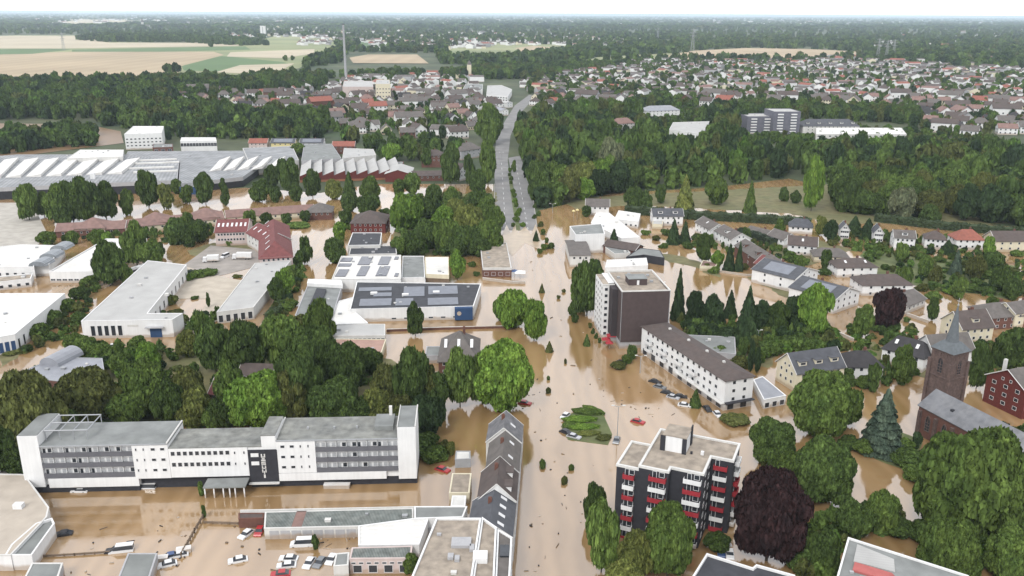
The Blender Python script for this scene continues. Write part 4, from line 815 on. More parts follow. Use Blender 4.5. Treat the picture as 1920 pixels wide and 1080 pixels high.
t = block('apartment_building', 'terraced white building with stepped balconies in the right wood', 'apartment building', [(1255, 243), (1318, 252), (1330, 228), (1262, 230)], 9, white, fpale, par=.4, wins=[(1, 5, [2, 5], dict(w_=3, h=1.5))])
# ============================================================ VEGETATION
def leafm(name, c, c2, rnd=.2):
    c = (c[0] * .84, c[1] * .90, c[2] * .72); c2 = (c2[0] * .98, c2[1] * 1.02, c2[2] * .75)
    return mat(name, c, rough=.9, var=.5, scale=8.0, spec=.08, c2=c2, scale2=2.2, var2=.35, rnd=rnd, isl=.36)
LM = {
 'dark': leafm('foliage_dark', (.052, .080, .030), (.086, .126, .044)), 'mid': leafm('foliage_mid', (.078, .120, .038), (.128, .178, .056)),
 'bright': leafm('foliage_bright', (.105, .185, .040), (.17, .255, .06)), 'yellow': leafm('foliage_yellowish', (.115, .135, .045), (.18, .19, .07)),
 'olive': leafm('foliage_olive', (.080, .090, .036), (.125, .130, .052)), 'purple': leafm('foliage_copper', (.026, .015, .020), (.042, .020, .027)),
 'blue': leafm('foliage_blue', (.052, .075, .070), (.085, .11, .10)), 'pale': leafm('foliage_pale', (.12, .14, .095), (.17, .175, .13)),
 'fir': leafm('foliage_fir', (.030, .050, .028), (.045, .070, .036))}
WORD = {'dark': 'dark green', 'mid': 'mid green', 'bright': 'bright green', 'yellow': 'yellowish green', 'olive': 'olive green', 'purple': 'dark purple', 'blue': 'blue grey', 'pale': 'pale grey green', 'fir': 'blackish green'}
bark = mat('bark', (.09, .07, .05), var=.25, scale=4)
def ico(sub):
    t_ = (1 + 5 ** .5) / 2
    v = np.array([(-1, t_, 0), (1, t_, 0), (-1, -t_, 0), (1, -t_, 0), (0, -1, t_), (0, 1, t_), (0, -1, -t_), (0, 1, -t_), (t_, 0, -1), (t_, 0, 1), (-t_, 0, -1), (-t_, 0, 1)], float)
    v /= np.linalg.norm(v[0])
    f = [(0, 11, 5), (0, 5, 1), (0, 1, 7), (0, 7, 10), (0, 10, 11), (1, 5, 9), (5, 11, 4), (11, 10, 2), (10, 7, 6), (7, 1, 8), (3, 9, 4), (3, 4, 2), (3, 2, 6), (3, 6, 8), (3, 8, 9), (4, 9, 5), (2, 4, 11), (6, 2, 10), (8, 6, 7), (9, 8, 1)]
    v = list(map(tuple, v))
    for _ in range(sub):
        c = {}; g = []
        def md(a, b):
            k = (min(a, b), max(a, b))
            if k not in c: q = np.array(v[a]) + np.array(v[b]); v.append(tuple(q / np.linalg.norm(q))); c[k] = len(v) - 1
            return c[k]
        for a, b, d in f: x, y, z = md(a, b), md(b, d), md(d, a); g += [(a, x, z), (b, y, x), (d, z, y), (x, y, z)]
        f = g
    return np.array(v), np.array(f)
ICO0, ICO1 = ico(0), ico(1)
def crown_arrays(seed, kind, nl, ls, nlob, core):
    """unit crown: radius 1, z 0..1.  returns verts, quads, tris"""
    r = np.random.default_rng(seed)
    if kind == 'conifer':
        z = 1 - np.sqrt(r.random(nl)); z = np.clip(z * 1.02, 0, 1)
        tiers = 9; tooth = 1 - (z * tiers % 1); a = r.random(nl) * 2 * math.pi
        rad = (1 - z) ** .85 * (.62 + .38 * tooth) * (.85 + .25 * np.sin(a * 5 + z * 20) * .5 + .1 * r.random(nl)) + .02
        p = np.stack([rad * np.cos(a), rad * np.sin(a), z], 1)
        nrm = np.stack([np.cos(a) * .6, np.sin(a) * .6, np.full(nl, .8)], 1) + r.normal(0, .3, (nl, 3))
        cv, cf = ICO1 if core else ICO0; cc = []; ct = []; base = 0
        for k in range(7):
            z0 = k / 7; R_ = (1 - z0) ** .9 * .72; w_ = cv * np.array([R_, R_, .12]) + np.array([0, 0, z0 + .06]); cc.append(w_); ct.append(cf + base); base += len(cv)
    else:
        lob = []; zs = 1.55 if kind in ('tall', 'poplar') else 1.0
        up = .8 if kind == 'round' else .5
        for k in range(nlob):
            g = r.normal(0, 1, 3); g /= np.linalg.norm(g)
            if g[2] < -.75: g[2] *= -.6
            q = .50 + .27 * r.random(); rr = .20 + .17 * r.random()
            if kind == 'poplar': g[0] *= .8; g[1] *= .8; rr *= .95
            if kind == 'spread': g[2] *= .7
            lob.append((g * q * np.array([1, 1, 1 + (zs - 1) * 1.35]), rr))
        lob.append((np.array([0, 0, .1]), .55)); lob.append((np.array([0, 0, -.4 * zs]), .52)); lob.append((np.array([0, 0, .3 * zs]), .45))
        C_ = np.array([l[0] for l in lob]); Rr = np.array([l[1] for l in lob])
        pr = Rr ** 2 / (Rr ** 2).sum(); idx = r.choice(len(lob), size=int(nl * 1.9), p=pr)
        d = r.normal(0, 1, (len(idx), 3)); d[:, 2] += .35; d /= np.linalg.norm(d, axis=1)[:, None]
        p = C_[idx] + d * (Rr[idx] * (.84 + .34 * r.random(len(idx))))[:, None]
        dist = np.linalg.norm(p[:, None, :] - C_[None], axis=2) / Rr[None]; ok = (dist.min(axis=1) > .82)
        p, d = p[ok][:nl], d[ok][:nl]; nl = len(p)
        nrm = d + r.normal(0, .7, (nl, 3)); 
        cv, cf = ICO1 if core else ICO0; cc = []; ct = []; base = 0
        for c0, rr in lob:
            w_ = c0 + cv * rr * .8 * (1 + .08 * r.normal(0, 1, (len(cv), 1))); cc.append(w_); ct.append(cf + base); base += len(cv)
        p = p.copy(); p[:, 2] = (p[:, 2] + .95 * zs) / (1.95 * zs); cc = [np.column_stack([w_[:, 0], w_[:, 1], (w_[:, 2] + .95 * zs) / (1.95 * zs)]) for w_ in cc]
    nrm /= np.linalg.norm(nrm, axis=1)[:, None]
    t_ = np.cross(nrm, r.normal(0, 1, (nl, 3))); t_ /= np.linalg.norm(t_, axis=1)[:, None]; b_ = np.cross(nrm, t_)
    s = ls * (.6 + .8 * r.random(nl))[:, None]
    q = np.stack([p - t_ * s - b_ * s * .6, p + t_ * s * .5 - b_ * s, p + t_ * s + b_ * s * .6, p - t_ * s * .5 + b_ * s], 1).reshape(-1, 3)
    cvs = np.concatenate(cc); cts = np.concatenate(ct)
    V = np.concatenate([q, cvs]); Q = np.arange(nl * 4).reshape(-1, 4); Tt = cts + nl * 4
    return V, Q, Tt
def np_mesh(name, V, Q, Tt, mats, mi=None):
    me = bpy.data.meshes.new(name); nq, ntr = len(Q), len(Tt)
    me.vertices.add(len(V)); me.vertices.foreach_set('co', V.astype(np.float32).ravel())
    me.loops.add(nq * 4 + ntr * 3); me.loops.foreach_set('vertex_index', np.concatenate([Q.ravel(), Tt.ravel()]).astype(np.int32))
    me.polygons.add(nq + ntr)
    ls = np.concatenate([np.arange(nq) * 4, nq * 4 + np.arange(ntr) * 3]).astype(np.int32)
    me.polygons.foreach_set('loop_start', ls)
    if mi is not None: me.polygons.foreach_set('material_index', mi.astype(np.int32))
    for m in mats: me.materials.append(m)
    me.update(calc_edges=True); me.validate(); return me
CR = {}
LODS = {'hi': (36000, .036, 50, True), 'mid': (7000, .078, 30, True), 'lo': (1500, .13, 16, False)}
def crown(kind, lod, var):
    k = (kind, lod, var)
    if k not in CR:
        nl, ls, nlob, core = LODS[lod]
        if kind == 'conifer': ls *= .85
        CR[k] = np_mesh('crown', *crown_arrays((len(kind) * 131 + var * 17 + ord(lod[0])) , kind, nl, ls, nlob, core), [LM['mid']])
    return CR[k]
m = MB(); m.cyl(0, 0, -.05, .5, .5, .3, 8); m.bar((0, 0, .4), (.9, .2, .78), .12); m.bar((0, 0, .4), (-.7, .6, .8), .12); m.bar((0, 0, .42), (.1, -.9, .76), .11); m.cyl(0, 0, .5, .95, .3, .12, 6)
TRUNK = m.mesh('trunk', [bark])
TREES = []; BUSHES = []
vrand = random.Random(11)
def plant(x, y, R, Ht, colr='mid', kind='round', nm='tree', trunk=.06, sx=1.0, rz=None, z=0.0):
    px = R * pxm((x, y, Ht / 2)); lod = 'hi' if px > 42 else 'mid' if px > 15 else 'lo'
    o = bpy.data.objects.new(nm, None); col.objects.link(o); o.location = (x, y, z)
    o.rotation_euler = (0, 0, vrand.random() * 6.28 if rz is None else rz)
    me = crown('tall' if kind in ('round', 'spread', 'poplar') and Ht / R > 2.75 else kind, lod, vrand.randrange(3 if lod == 'hi' else 4))
    c = bpy.data.objects.new('crown' if nm != 'bush' else 'foliage', me); col.objects.link(c); c.parent = o
    zb = Ht * trunk * .55 if nm != 'bush' else -.1
    c.scale = (R * sx, R, Ht - zb); c.location = (0, 0, zb)
    c.material_slots[0].link = 'OBJECT'; c.material_slots[0].material = LM[colr]
    tr = bpy.data.objects.new('trunk' if nm != 'bush' else 'stem', TRUNK); col.objects.link(tr); tr.parent = o
    tw = max(.12, R * .09); tr.scale = (tw, tw, Ht * .75)
    u, v = VP(x, y, Ht * .6)
    (BUSHES if nm == 'bush' else TREES).append(dict(o=o, u=u, v=v, c=colr, k=kind, R=R, H=Ht, x=x, y=y, px=px))
    return o
def tr(u, vt, vb, w_, colr='mid', kind='round', nm='tree', **k):
    """tree whose crown spans vt..vb and is w_ wide in the survey picture"""
    g = P(u, vb - 2); s = pxm((g.x, g.y, 3)); R = w_ / 2 / s * .93
    if kind != 'conifer':
        vc = (vt + vb) / 2; rv = (vb - vt) / 2 / s; zc = rv * 1.02 + .4
        for _ in range(3): q = P(u, vc, zc); s = pxm((q.x, q.y, zc)); rv = (vb - vt) / 2 / s; zc = rv * 1.02 + .4
        return plant(q.x, q.y, w_ / 2 / s * .95, zc + rv, colr, kind, nm, **k)
    g = g + Vector((g.x, g.y, 0)).normalized() * R * .75
    H_ = max(R * 1.1, height_at(g, vt)); return plant(g.x, g.y, R, H_, colr, kind, nm, **k)
C = 'conifer'; S_ = 'spread'; PO = 'poplar'
for a in [
 # behind the hotel
 (48, 692, 870, 150, 'olive'), (5, 770, 890, 90, 'dark'), (165, 688, 795, 125, 'olive'), (272, 672, 780, 100, 'mid'), (240, 732, 796, 74, 'mid'), (364, 730, 800, 78, 'yellow'), (352, 690, 765, 70, 'olive'),
 (484, 692, 800, 122, 'bright'), (100, 765, 840, 95, 'dark'), (40, 830, 885, 90, 'dark'), (318, 715, 800, 70, 'dark'), (432, 680, 780, 60, 'mid'), (545, 690, 790, 66, 'olive'), (401, 608, 700, 72, 'dark'), (458, 600, 700, 76, 'dark'),
 (530, 585, 690, 88, 'mid'), (560, 640, 780, 96, 'dark'), (592, 612, 730, 100, 'dark'), (645, 640, 740, 96, 'dark'), (628, 704, 795, 104, 'dark'), (640, 678, 730, 56, 'yellow'), (724, 682, 770, 64, 'olive'), (706, 728, 796, 60, 'yellow'),
 (772, 654, 780, 78, 'dark'), (797, 682, 770, 62, 'yellow'), (800, 738, 816, 74, 'fir'), (862, 655, 765, 62, 'mid', PO), (945, 640, 772, 120, 'bright'), (905, 660, 760, 60, 'mid'), (690, 650, 700, 60, 'dark'), (276, 640, 700, 46, 'bright', PO),
 (215, 800, 860, 60, 'dark'), (600, 560, 650, 60, 'mid'), (560, 590, 640, 70, 'olive'), (820, 700, 775, 50, 'dark'), (230, 660, 700, 50, 'mid'), (505, 600, 660, 60, 'mid'),
 (130, 720, 800, 70, 'dark'), (420, 740, 800, 60, 'dark'), (680, 745, 800, 60, 'dark'), (745, 735, 800, 60, 'olive'), (755, 700, 770, 50, 'dark'), (395, 760, 805, 40, 'mid'),
 # left yards
 (205, 452, 532, 62, 'dark'), (233, 490, 530, 30, 'mid'), (252, 414, 498, 52, 'mid'), (282, 450, 500, 48, 'mid'), (300, 455, 480, 20, 'dark'), (352, 622, 668, 46, 'yellow'), (375, 580, 640, 30, 'mid'), (330, 408, 455, 48, 'dark'), (372, 413, 452, 44, 'dark'), (352, 430, 462, 30, 'dark'),
 (350, 400, 430, 30, 'mid'), (87, 432, 458, 36, 'mid'), (135, 432, 456, 30, 'mid'), (180, 430, 458, 34, 'mid'), (202, 436, 460, 24, 'bright'), (395, 600, 640, 20, 'dark', PO), (408, 575, 600, 12, 'dark'),
 (390, 550, 575, 9, 'dark'), (468, 395, 432, 30, 'mid'), (500, 398, 420, 26, 'dark'), (536, 400, 420, 22, 'dark'), (572, 395, 415, 22, 'dark'),
 # before the factory
 (50, 345, 412, 42, 'mid'), (80, 360, 405, 34, 'mid'), (106, 345, 416, 50, 'mid'), (132, 338, 416, 50, 'dark'), (158, 336, 418, 56, 'dark'), (195, 340, 410, 50, 'dark'), (237, 355, 402, 30, 'mid'), (275, 318, 388, 44, 'dark', PO), (309, 345, 391, 30, 'yellow'),
 (330, 335, 362, 22, 'mid'), (350, 347, 380, 26, 'mid'), (383, 323, 382, 36, 'dark'), (422, 352, 385, 20, 'dark'), (418, 335, 360, 16, 'dark'), (120, 380, 420, 40, 'dark'), (490, 335, 378, 34, 'dark'), (510, 308, 350, 34, 'dark'), (541, 296, 360, 44, 'dark'), (555, 345, 376, 26, 'dark'),
 (585, 320, 370, 34, 'dark'), (626, 338, 372, 34, 'yellow'), (655, 322, 368, 28, 'dark', C), (693, 332, 372, 40, 'mid'), (688, 362, 408, 50, 'dark'), (655, 362, 395, 34, 'dark'), (772, 322, 362, 34, 'mid'), (748, 335, 366, 28, 'mid'), (480, 350, 376, 30, 'mid'), (515, 350, 378, 26, 'dark'), (555, 268, 292, 32, 'mid'),
 # park by the road
 (762, 362, 428, 66, 'bright'), (812, 344, 380, 34, 'dark'), (800, 372, 420, 44, 'dark'), (845, 350, 400, 36, 'mid'), (850, 372, 425, 50, 'yellow'), (882, 382, 445, 62, 'yellow'), (914, 372, 430, 44, 'mid'), (838, 408, 470, 56, 'mid'), (802, 410, 465, 52, 'dark'), (878, 420, 476, 56, 'dark'), (915, 410, 472, 50, 'mid'),
 (775, 436, 478, 48, 'dark'), (930, 390, 440, 34, 'mid'), (750, 442, 478, 34, 'mid'), (858, 440, 480, 44, 'dark'), (900, 440, 480, 44, 'dark'), (828, 385, 430, 44, 'bright'), (895, 355, 400, 40, 'dark'), (934, 440, 474, 26, 'mid'),
 (845, 268, 345, 40, 'dark'), (915, 262, 345, 34, 'mid'), (915, 195, 268, 52, 'mid'), (897, 320, 362, 34, 'dark'), (800, 278, 312, 26, 'dark'), (735, 268, 300, 40, 'bright'), (770, 262, 300, 30, 'mid'), (880, 290, 345, 24, 'dark'),
 (628, 448, 492, 42, 'dark'), (636, 415, 452, 30, 'bright'), (648, 392, 425, 28, 'dark'), (572, 442, 494, 26, 'dark'), (560, 470, 500, 22, 'dark'), (532, 505, 560, 40, 'bright'), (518, 520, 566, 34, 'dark'), (545, 495, 530, 26, 'mid'),
 (857, 472, 523, 34, 'bright'), (778, 565, 630, 34, 'dark', PO), (963, 540, 612, 68, 'bright'), (1002, 560, 640, 46, 'bright'), (940, 560, 600, 34, 'mid'), (1030, 640, 664, 18, 'olive', C), (1016, 532, 552, 13, 'olive', C), (1005, 432, 455, 14, 'fir', C), (1100, 626, 652, 16, 'dark', C), (1072, 565, 590, 14, 'dark'), (1077, 582, 604, 16, 'dark'),
 (1186, 645, 672, 22, 'dark'), (1303, 730, 768, 26, 'dark', C),
 (972, 228, 262, 22, 'mid'), (984, 258, 300, 24, 'dark'), (1001, 300, 346, 28, 'mid'), (1010, 332, 374, 26, 'dark'), (938, 212, 244, 18, 'dark'), (924, 232, 272, 18, 'mid'), (1003, 200, 226, 22, 'bright'), (964, 300, 322, 10, 'mid'),
 # right of the tower block
 (1102, 486, 592, 62, 'dark'), (1085, 520, 580, 34, 'mid'), (1150, 430, 468, 26, 'fir', C), (1262, 412, 462, 30, 'fir', C), (1283, 415, 460, 26, 'fir', C), (1320, 437, 490, 34, 'dark'), (1345, 470, 500, 26, 'bright'), (1366, 458, 512, 26, 'fir', C), (1384, 455, 512, 20, 'fir', C),
 (1270, 506, 605, 30, 'fir', C), (1303, 545, 612, 38, 'fir'), (1338, 552, 615, 44, 'fir'), (1368, 545, 600, 30, 'fir', C), (1397, 540, 655, 58, 'fir', C), (1430, 562, 620, 40, 'fir'), (1458, 565, 625, 44, 'dark'), (1492, 555, 618, 44, 'fir'), (1527, 532, 628, 66, 'bright'),
 (1409, 635, 698, 14, 'fir', PO), (1421, 652, 700, 14, 'fir', PO), (1393, 632, 668, 20, 'dark'), (1668, 540, 618, 60, 'purple'), (1621, 570, 632, 38, 'mid'), (1695, 650, 722, 44, 'mid'), (1615, 660, 708, 16, 'fir', C), (1640, 680, 735, 30, 'dark'), (1590, 690, 720, 24, 'dark'),
 (1540, 692, 820, 122, 'mid'), (1648, 732, 862, 96, 'blue', C), (1450, 782, 868, 92, 'dark'), (1545, 818, 942, 112, 'dark'), (1480, 840, 900, 70, 'mid'), (1446, 874, 1060, 146, 'purple'), (1828, 788, 1012, 200, 'mid'), (1780, 960, 1090, 110, 'mid'), (1900, 985, 1090, 100, 'mid'), (1600, 935, 1010, 74, 'dark'), (1655, 920, 1000, 66, 'mid'),
 (1545, 990, 1070, 66, 'dark'), (1130, 930, 1080, 70, 'mid'), (1118, 905, 985, 46, 'dark'), (1255, 935, 1090, 96, 'mid'), (1192, 992, 1090, 70, 'yellow'), (1175, 1050, 1110, 80, 'yellow'), (1898, 615, 690, 66, 'dark'), (1838, 640, 730, 40, 'dark'), (1790, 470, 520, 28, 'blue', C), (1760, 880, 980, 90, 'dark'), (1590, 720, 800, 60, 'mid'),
 (1600, 405, 445, 40, 'fir', C), (1625, 410, 452, 40, 'fir', C), (1560, 415, 450, 30, 'fir'), (1540, 405, 440, 26, 'yellow'), (1462, 412, 445, 24, 'mid'), (1775, 450, 480, 34, 'fir', C), (1855, 445, 480, 26, 'bright'), (1550, 470, 505, 26, 'dark'), (1735, 480, 520, 30, 'mid'), (1690, 455, 490, 28, 'mid'), (1700, 500, 540, 30, 'mid'), (1860, 470, 510, 40, 'dark'), (1830, 480, 525, 36, 'olive'), (1880, 500, 545, 40, 'dark'),
 (1755, 500, 530, 26, 'olive'), (1400, 425, 455, 18, 'dark'), (1500, 480, 510, 18, 'mid'), (1900, 520, 560, 34, 'dark'), (1800, 520, 560, 30, 'mid'), (1860, 555, 580, 24, 'mid'), (1750, 560, 600, 24, 'dark'),
 # specimen trees at the wood edge
 (1146, 258, 335, 52, 'pale', PO), (1283, 330, 398, 42, 'yellow', C), (1526, 300, 395, 40, 'bright', PO), (1405, 340, 402, 28, 'mid', C), (1240, 345, 380, 24, 'dark'), (1345, 330, 382, 46, 'mid'), (1690, 348, 410, 54, 'pale'), (1745, 385, 420, 40, 'dark'), (1470, 352, 376, 20, 'dark'), (1492, 358, 380, 22, 'dark'),
 (1188, 350, 392, 40, 'dark'), (1210, 360, 392, 30, 'dark'), (1100, 385, 405, 20, 'dark')]:
    tr(*a[:5], **({'kind': a[5]} if len(a) > 5 else {}))
# wood edge right of the road: nearest and largest crowns one by one
def inpoly(u, v, pl):
    c = False; n_ = len(pl); j = n_ - 1
    for i in range(n_):
        if (pl[i][1] > v) != (pl[j][1] > v) and u < (pl[j][0] - pl[i][0]) * (v - pl[i][1]) / (pl[j][1] - pl[i][1]) + pl[i][0]: c = not c
        j = i
    return c
W4 = [(974, 245), (1010, 222), (1100, 212), (1190, 216), (1290, 222), (1392, 226), (1392, 296), (1720, 292), (1920, 305), (2050, 320), (2050, 430), (1900, 424), (1700, 408), (1575, 398), (1565, 345), (1480, 330), (1380, 345), (1330, 348), (1150, 362), (1010, 392), (988, 310)]
CLR = [[(1148, 232), (1196, 232), (1200, 272), (1145, 272)], [(1200, 205), (1290, 205), (1290, 240), (1195, 240)], [(1250, 240), (1335, 240), (1335, 290), (1245, 290)]]
rr = random.Random(5); pts4 = []
for _ in range(30000):
    u, v = rr.uniform(965, 2000), rr.uniform(262, 425)
    if not inpoly(u, v, W4) or any(inpoly(u, v, c) for c in CLR): continue
    g = P(u, v)
    if any((g.x - q[0]) ** 2 + (g.y - q[1]) ** 2 < 175 for q in pts4): continue
    if any((g.x - q['x']) ** 2 + (g.y - q['y']) ** 2 < 90 for q in TREES if q['px'] > 8): continue
    pts4.append((g.x, g.y))
pts4.sort(key=lambda q: q[1] + abs(q[0]) * .1)
n_ind = max(0, 296 - len(TREES))
for x, y in pts4[:n_ind]:
    plant(x, y, rr.uniform(7, 10.5), rr.uniform(15, 24), rr.choices(['dark', 'mid', 'olive', 'bright', 'fir', 'yellow'], [5, 5, 3, 1.2, 2, .6])[0], rr.choice(['round', 'round', 'spread']))
# masses nobody could count
MINI = [crown_arrays(900 + i, 'round' if i < 4 else 'conifer', 230, .19, 8, False) for i in range(5)]
MICRO = [crown_arrays(950 + i, 'round', 34, .42, 3, False) for i in range(4)]
MCOL = ['dark', 'mid', 'olive', 'bright', 'fir']
def mass(name, label, items, tmpl, cw=(5, 5, 3, .8, 3)):
    r = np.random.default_rng(len(items)); Vs, Qs, Ts, mq, mt_ = [], [], [], [], []; base = 0
    for x, y, R_, H_ in items:
        V, Q, Tt = tmpl[r.integers(len(tmpl))]; a = r.random() * 6.28; c, s = math.cos(a), math.sin(a)
        X = (V[:, 0] * c - V[:, 1] * s) * R_ + x; Y = (V[:, 0] * s + V[:, 1] * c) * R_ + y
        Vs.append(np.column_stack([X, Y, V[:, 2] * H_])); Qs.append(Q + base); Ts.append(Tt + base); base += len(V)
        k = r.choice(5, p=np.array(cw) / sum(cw)); mq.append(np.full(len(Q), k)); mt_.append(np.full(len(Tt), k))
    me = np_mesh(name, np.concatenate(Vs), np.concatenate(Qs), np.concatenate(Ts), [MASSM[c_] for c_ in MCOL], np.concatenate(mq + mt_))
    o = bpy.data.objects.new(name, me); col.objects.link(o); o['kind'] = 'stuff'; o['label'] = label; return o
def mm(name, c, c2):
    c = (c[0] * .84, c[1] * .92, c[2] * .75); c2 = (c2[0] * .95, c2[1] * 1.02, c2[2] * .78)
    return mat(name, c, rough=.8, var=.4, scale=.35, c2=c2, scale2=.06, spec=.06, isl=.4)
MASSM = {'dark': mm('wood_dark', (.052, .080, .030), (.086, .126, .044)), 'mid': mm('wood_mid', (.078, .120, .038), (.128, .178, .056)), 'olive': mm('wood_olive', (.078, .090, .036), (.12, .128, .05)),
         'bright': mm('wood_bright', (.085, .15, .038), (.12, .19, .05)), 'fir': mm('wood_fir', (.032, .052, .030), (.048, .074, .038))}
HD = []       # far houses fill this before the woods are scattered
# ============================================================ THE TOWN BEYOND: individual houses on shared meshes
WALLC = {'white': white, 'cream': cream, 'grey': greyw, 'brick': brick}
ROOFC = {'brown': rbrown, 'grey': rgb_, 'black': rdark, 'red': rred, 'pinkish': rpink}
def far_walls(L, D, h, rise, hip, wm_):
    m = walls_mb(L, D, h, rise, 'x', hip)
    for z in ((1.0, 3.8) if h > 5 else (1.0,)):
        for k in range(4):
            x = L * (k + .5) / 4; m.box(x - .6, x + .6, -.05, .02, z, z + 1.3, 1)
        for k in range(3):
            y = D * (k + .5) / 3; m.box(-.05, .02, y - .6, y + .6, z, z + 1.3, 1); m.box(L - .02, L + .05, y - .6, y + .6, z, z + 1.3, 1)
    return m.mesh('wall', [wm_, glass])
SH = [(13, 10, 5.8, 3.8, 0), (11, 10, 5.6, 3.6, 3.5), (16, 10, 5.8, 3.6, 0), (10, 9, 3.4, 4.2, 0), (22, 11, 8.4, 3.8, 0)]
WMS = {(i, k): far_walls(*s[:4], s[4], m_) for i, s in enumerate(SH) for k, m_ in WALLC.items()}
RMS = {(i, k): gable_roof(*s[:4], 'x', s[4], .4).mesh('roof', [m_]) for i, s in enumerate(SH) for k, m_ in ROOFC.items()}
m = MB(); m.box(-.4, .4, -.4, .4, 0, 2.4); m.box(-.3, .3, -.3, .3, 2.4, 2.6); CHM = m.mesh('chimney', [brick])
TOWN = []
rt = random.Random(21)
zones = [
 ('town right of the road', [(985, 158), (1090, 132), (1200, 116), (1480, 114), (1640, 106), (1800, 130), (1925, 135), (1925, 252), (1800, 262), (1700, 240), (1640, 205), (1560, 200), (1460, 196), (1390, 208), (1330, 204), (1290, 200), (1190, 200), (1080, 204), (1010, 208)], 25, -.5),
 ('town left of the road', [(610, 175), (640, 152), (720, 140), (880, 148), (925, 196), (895, 250), (850, 262), (760, 262), (640, 250), (560, 215), (590, 190)], 25, .25),
 ('hamlet beyond the dark left wood', [(300, 178), (420, 168), (600, 160), (620, 212), (560, 226), (480, 222), (330, 200)], 27, .1)]
EXC = [[(900, 195), (880, 140), (980, 140), (985, 200)], [(1195, 215), (1195, 185), (1290, 185), (1290, 215)], [(1390, 235), (1390, 195), (1720, 205), (1720, 262), (1500, 262)], [(745, 250), (745, 220), (860, 220), (860, 250)], [(645, 240), (645, 222), (720, 222), (720, 240)]]
cand = []
for zi, (zn, pl, sp, ang) in enumerate(zones):
    for _ in range(9000):
        u, v = rt.uniform(min(p[0] for p in pl), max(p[0] for p in pl)), rt.uniform(min(p[1] for p in pl), max(p[1] for p in pl))
        v = max(min(p[1] for p in pl), v)
        if not inpoly(u, v, pl) or any(inpoly(u, v, e) for e in EXC): continue
        g = P(u, v)
        if any((g.x - q[0]) ** 2 + (g.y - q[1]) ** 2 < sp * sp for q in cand): continue
        cand.append((g.x, g.y, zi, u, v))
cand.sort(key=lambda q: q[1])
rest = cand[250:]; cand = cand[:250]
for x, y, zi, u, v in cand:
    a = zones[zi][3] + rt.choice([0, 0, 0, math.pi / 2]) + rt.uniform(-.12, .12) + (.35 if (x * .01) % 2 > 1 else 0)
    i = rt.choices(range(5), [5, 3, 3, 2, 1.4])[0]; wk = rt.choices(list(WALLC), [11, 2, 1.2, 1.2])[0]; rk = rt.choices(list(ROOFC), [6, 6, 2, .8, 2.4])[0]
    o = bpy.data.objects.new('house', None); col.objects.link(o); o.location = (x, y, 0); o.rotation_euler = (0, 0, a); s = rt.uniform(1.1, 1.45); o.scale = (s, s, s)
    for me, nm in ((WMS[i, wk], 'wall'), (RMS[i, rk], 'roof')): c = bpy.data.objects.new(nm, me); col.objects.link(c); c.parent = o
    ch = bpy.data.objects.new('chimney', CHM); col.objects.link(ch); ch.parent = c; ch.location = (SH[i][0] * .6, SH[i][1] * .5, SH[i][2] + SH[i][3] - 1.4)
    TOWN.append(dict(o=o, u=u, v=v, w=wk, r=rk, z=zi, i=i)); HD.append((x + 6, y + 5, 11.0))
def stuff_houses(name, label, items):
    m = MB(); ms = [white, cream, greyw, rbrown, rgb_, rred, rpink]
    for x, y, s in items:
        a = rt.uniform(0, 3.14); c, sn = math.cos(a), math.sin(a); L, D, h, r_ = rt.choice([(13, 10, 6, 4), (18, 10, 6, 4), (11, 10, 5, 4), (26, 14, 9, 3)]); L *= s; D *= s; h *= s ** .7; r_ *= s ** .7
        f = lambda p: (x + p[0] * c - p[1] * sn, y + p[0] * sn + p[1] * c, p[2]); wi = rt.choices([0, 1, 2], [8, 1, 2])[0]; ri = rt.choices([3, 4, 5, 6], [4, 5, 1, 1])[0]
        b_ = [(0, 0), (L, 0), (L, D), (0, D)]
        for i in range(4): p, q = b_[i], b_[(i + 1) % 4]; m.quad([f((*p, 0)), f((*q, 0)), f((*q, h)), f((*p, h))], wi)
        m.quad([f((0, 0, h)), f((L, 0, h)), f((L, D / 2, h + r_)), f((0, D / 2, h + r_))], ri); m.quad([f((L, D, h)), f((0, D, h)), f((0, D / 2, h + r_)), f((L, D / 2, h + r_))], ri)
        m.quad([f((L, 0, h)), f((L, D, h)), f((L, D / 2, h + r_))], wi); m.quad([f((0, D, h)), f((0, 0, h)), f((0, D / 2, h + r_))], wi)
    o = m.build(name, None, ms, label); o['kind'] = 'stuff'; return o
far = [(q[0], q[1], 1.0) for q in rest]
for (u0, u1, v0, v1, n_, s) in ((560, 1110, 60, 86, 330, 1.3), (700, 860, 82, 96, 60, 1.2), (1060, 1220, 74, 90, 50, 1.3), (40, 1900, 33, 46, 300, 2.2), (1280, 1620, 32, 46, 120, 2.4), (430, 620, 46, 72, 70, 1.6), (1640, 1900, 60, 110, 60, 1.3), (1480, 1920, 112, 140, 120, 1.1), (840, 930, 78, 92, 16, 1.6), (60, 420, 28, 40, 90, 2.4)):
    for _ in range(n_): u, v = rt.uniform(u0, u1), rt.uniform(v0, v1); g = P(u, v); far.append((g.x, g.y, s * rt.uniform(.8, 1.3)))
stuff_houses('distant_houses', 'distant suburbs of pale houses fading toward the horizon', far)
for x, y, _ in far: HD.append((x + 5, y + 4, 12.0 if y < 2500 else 20))
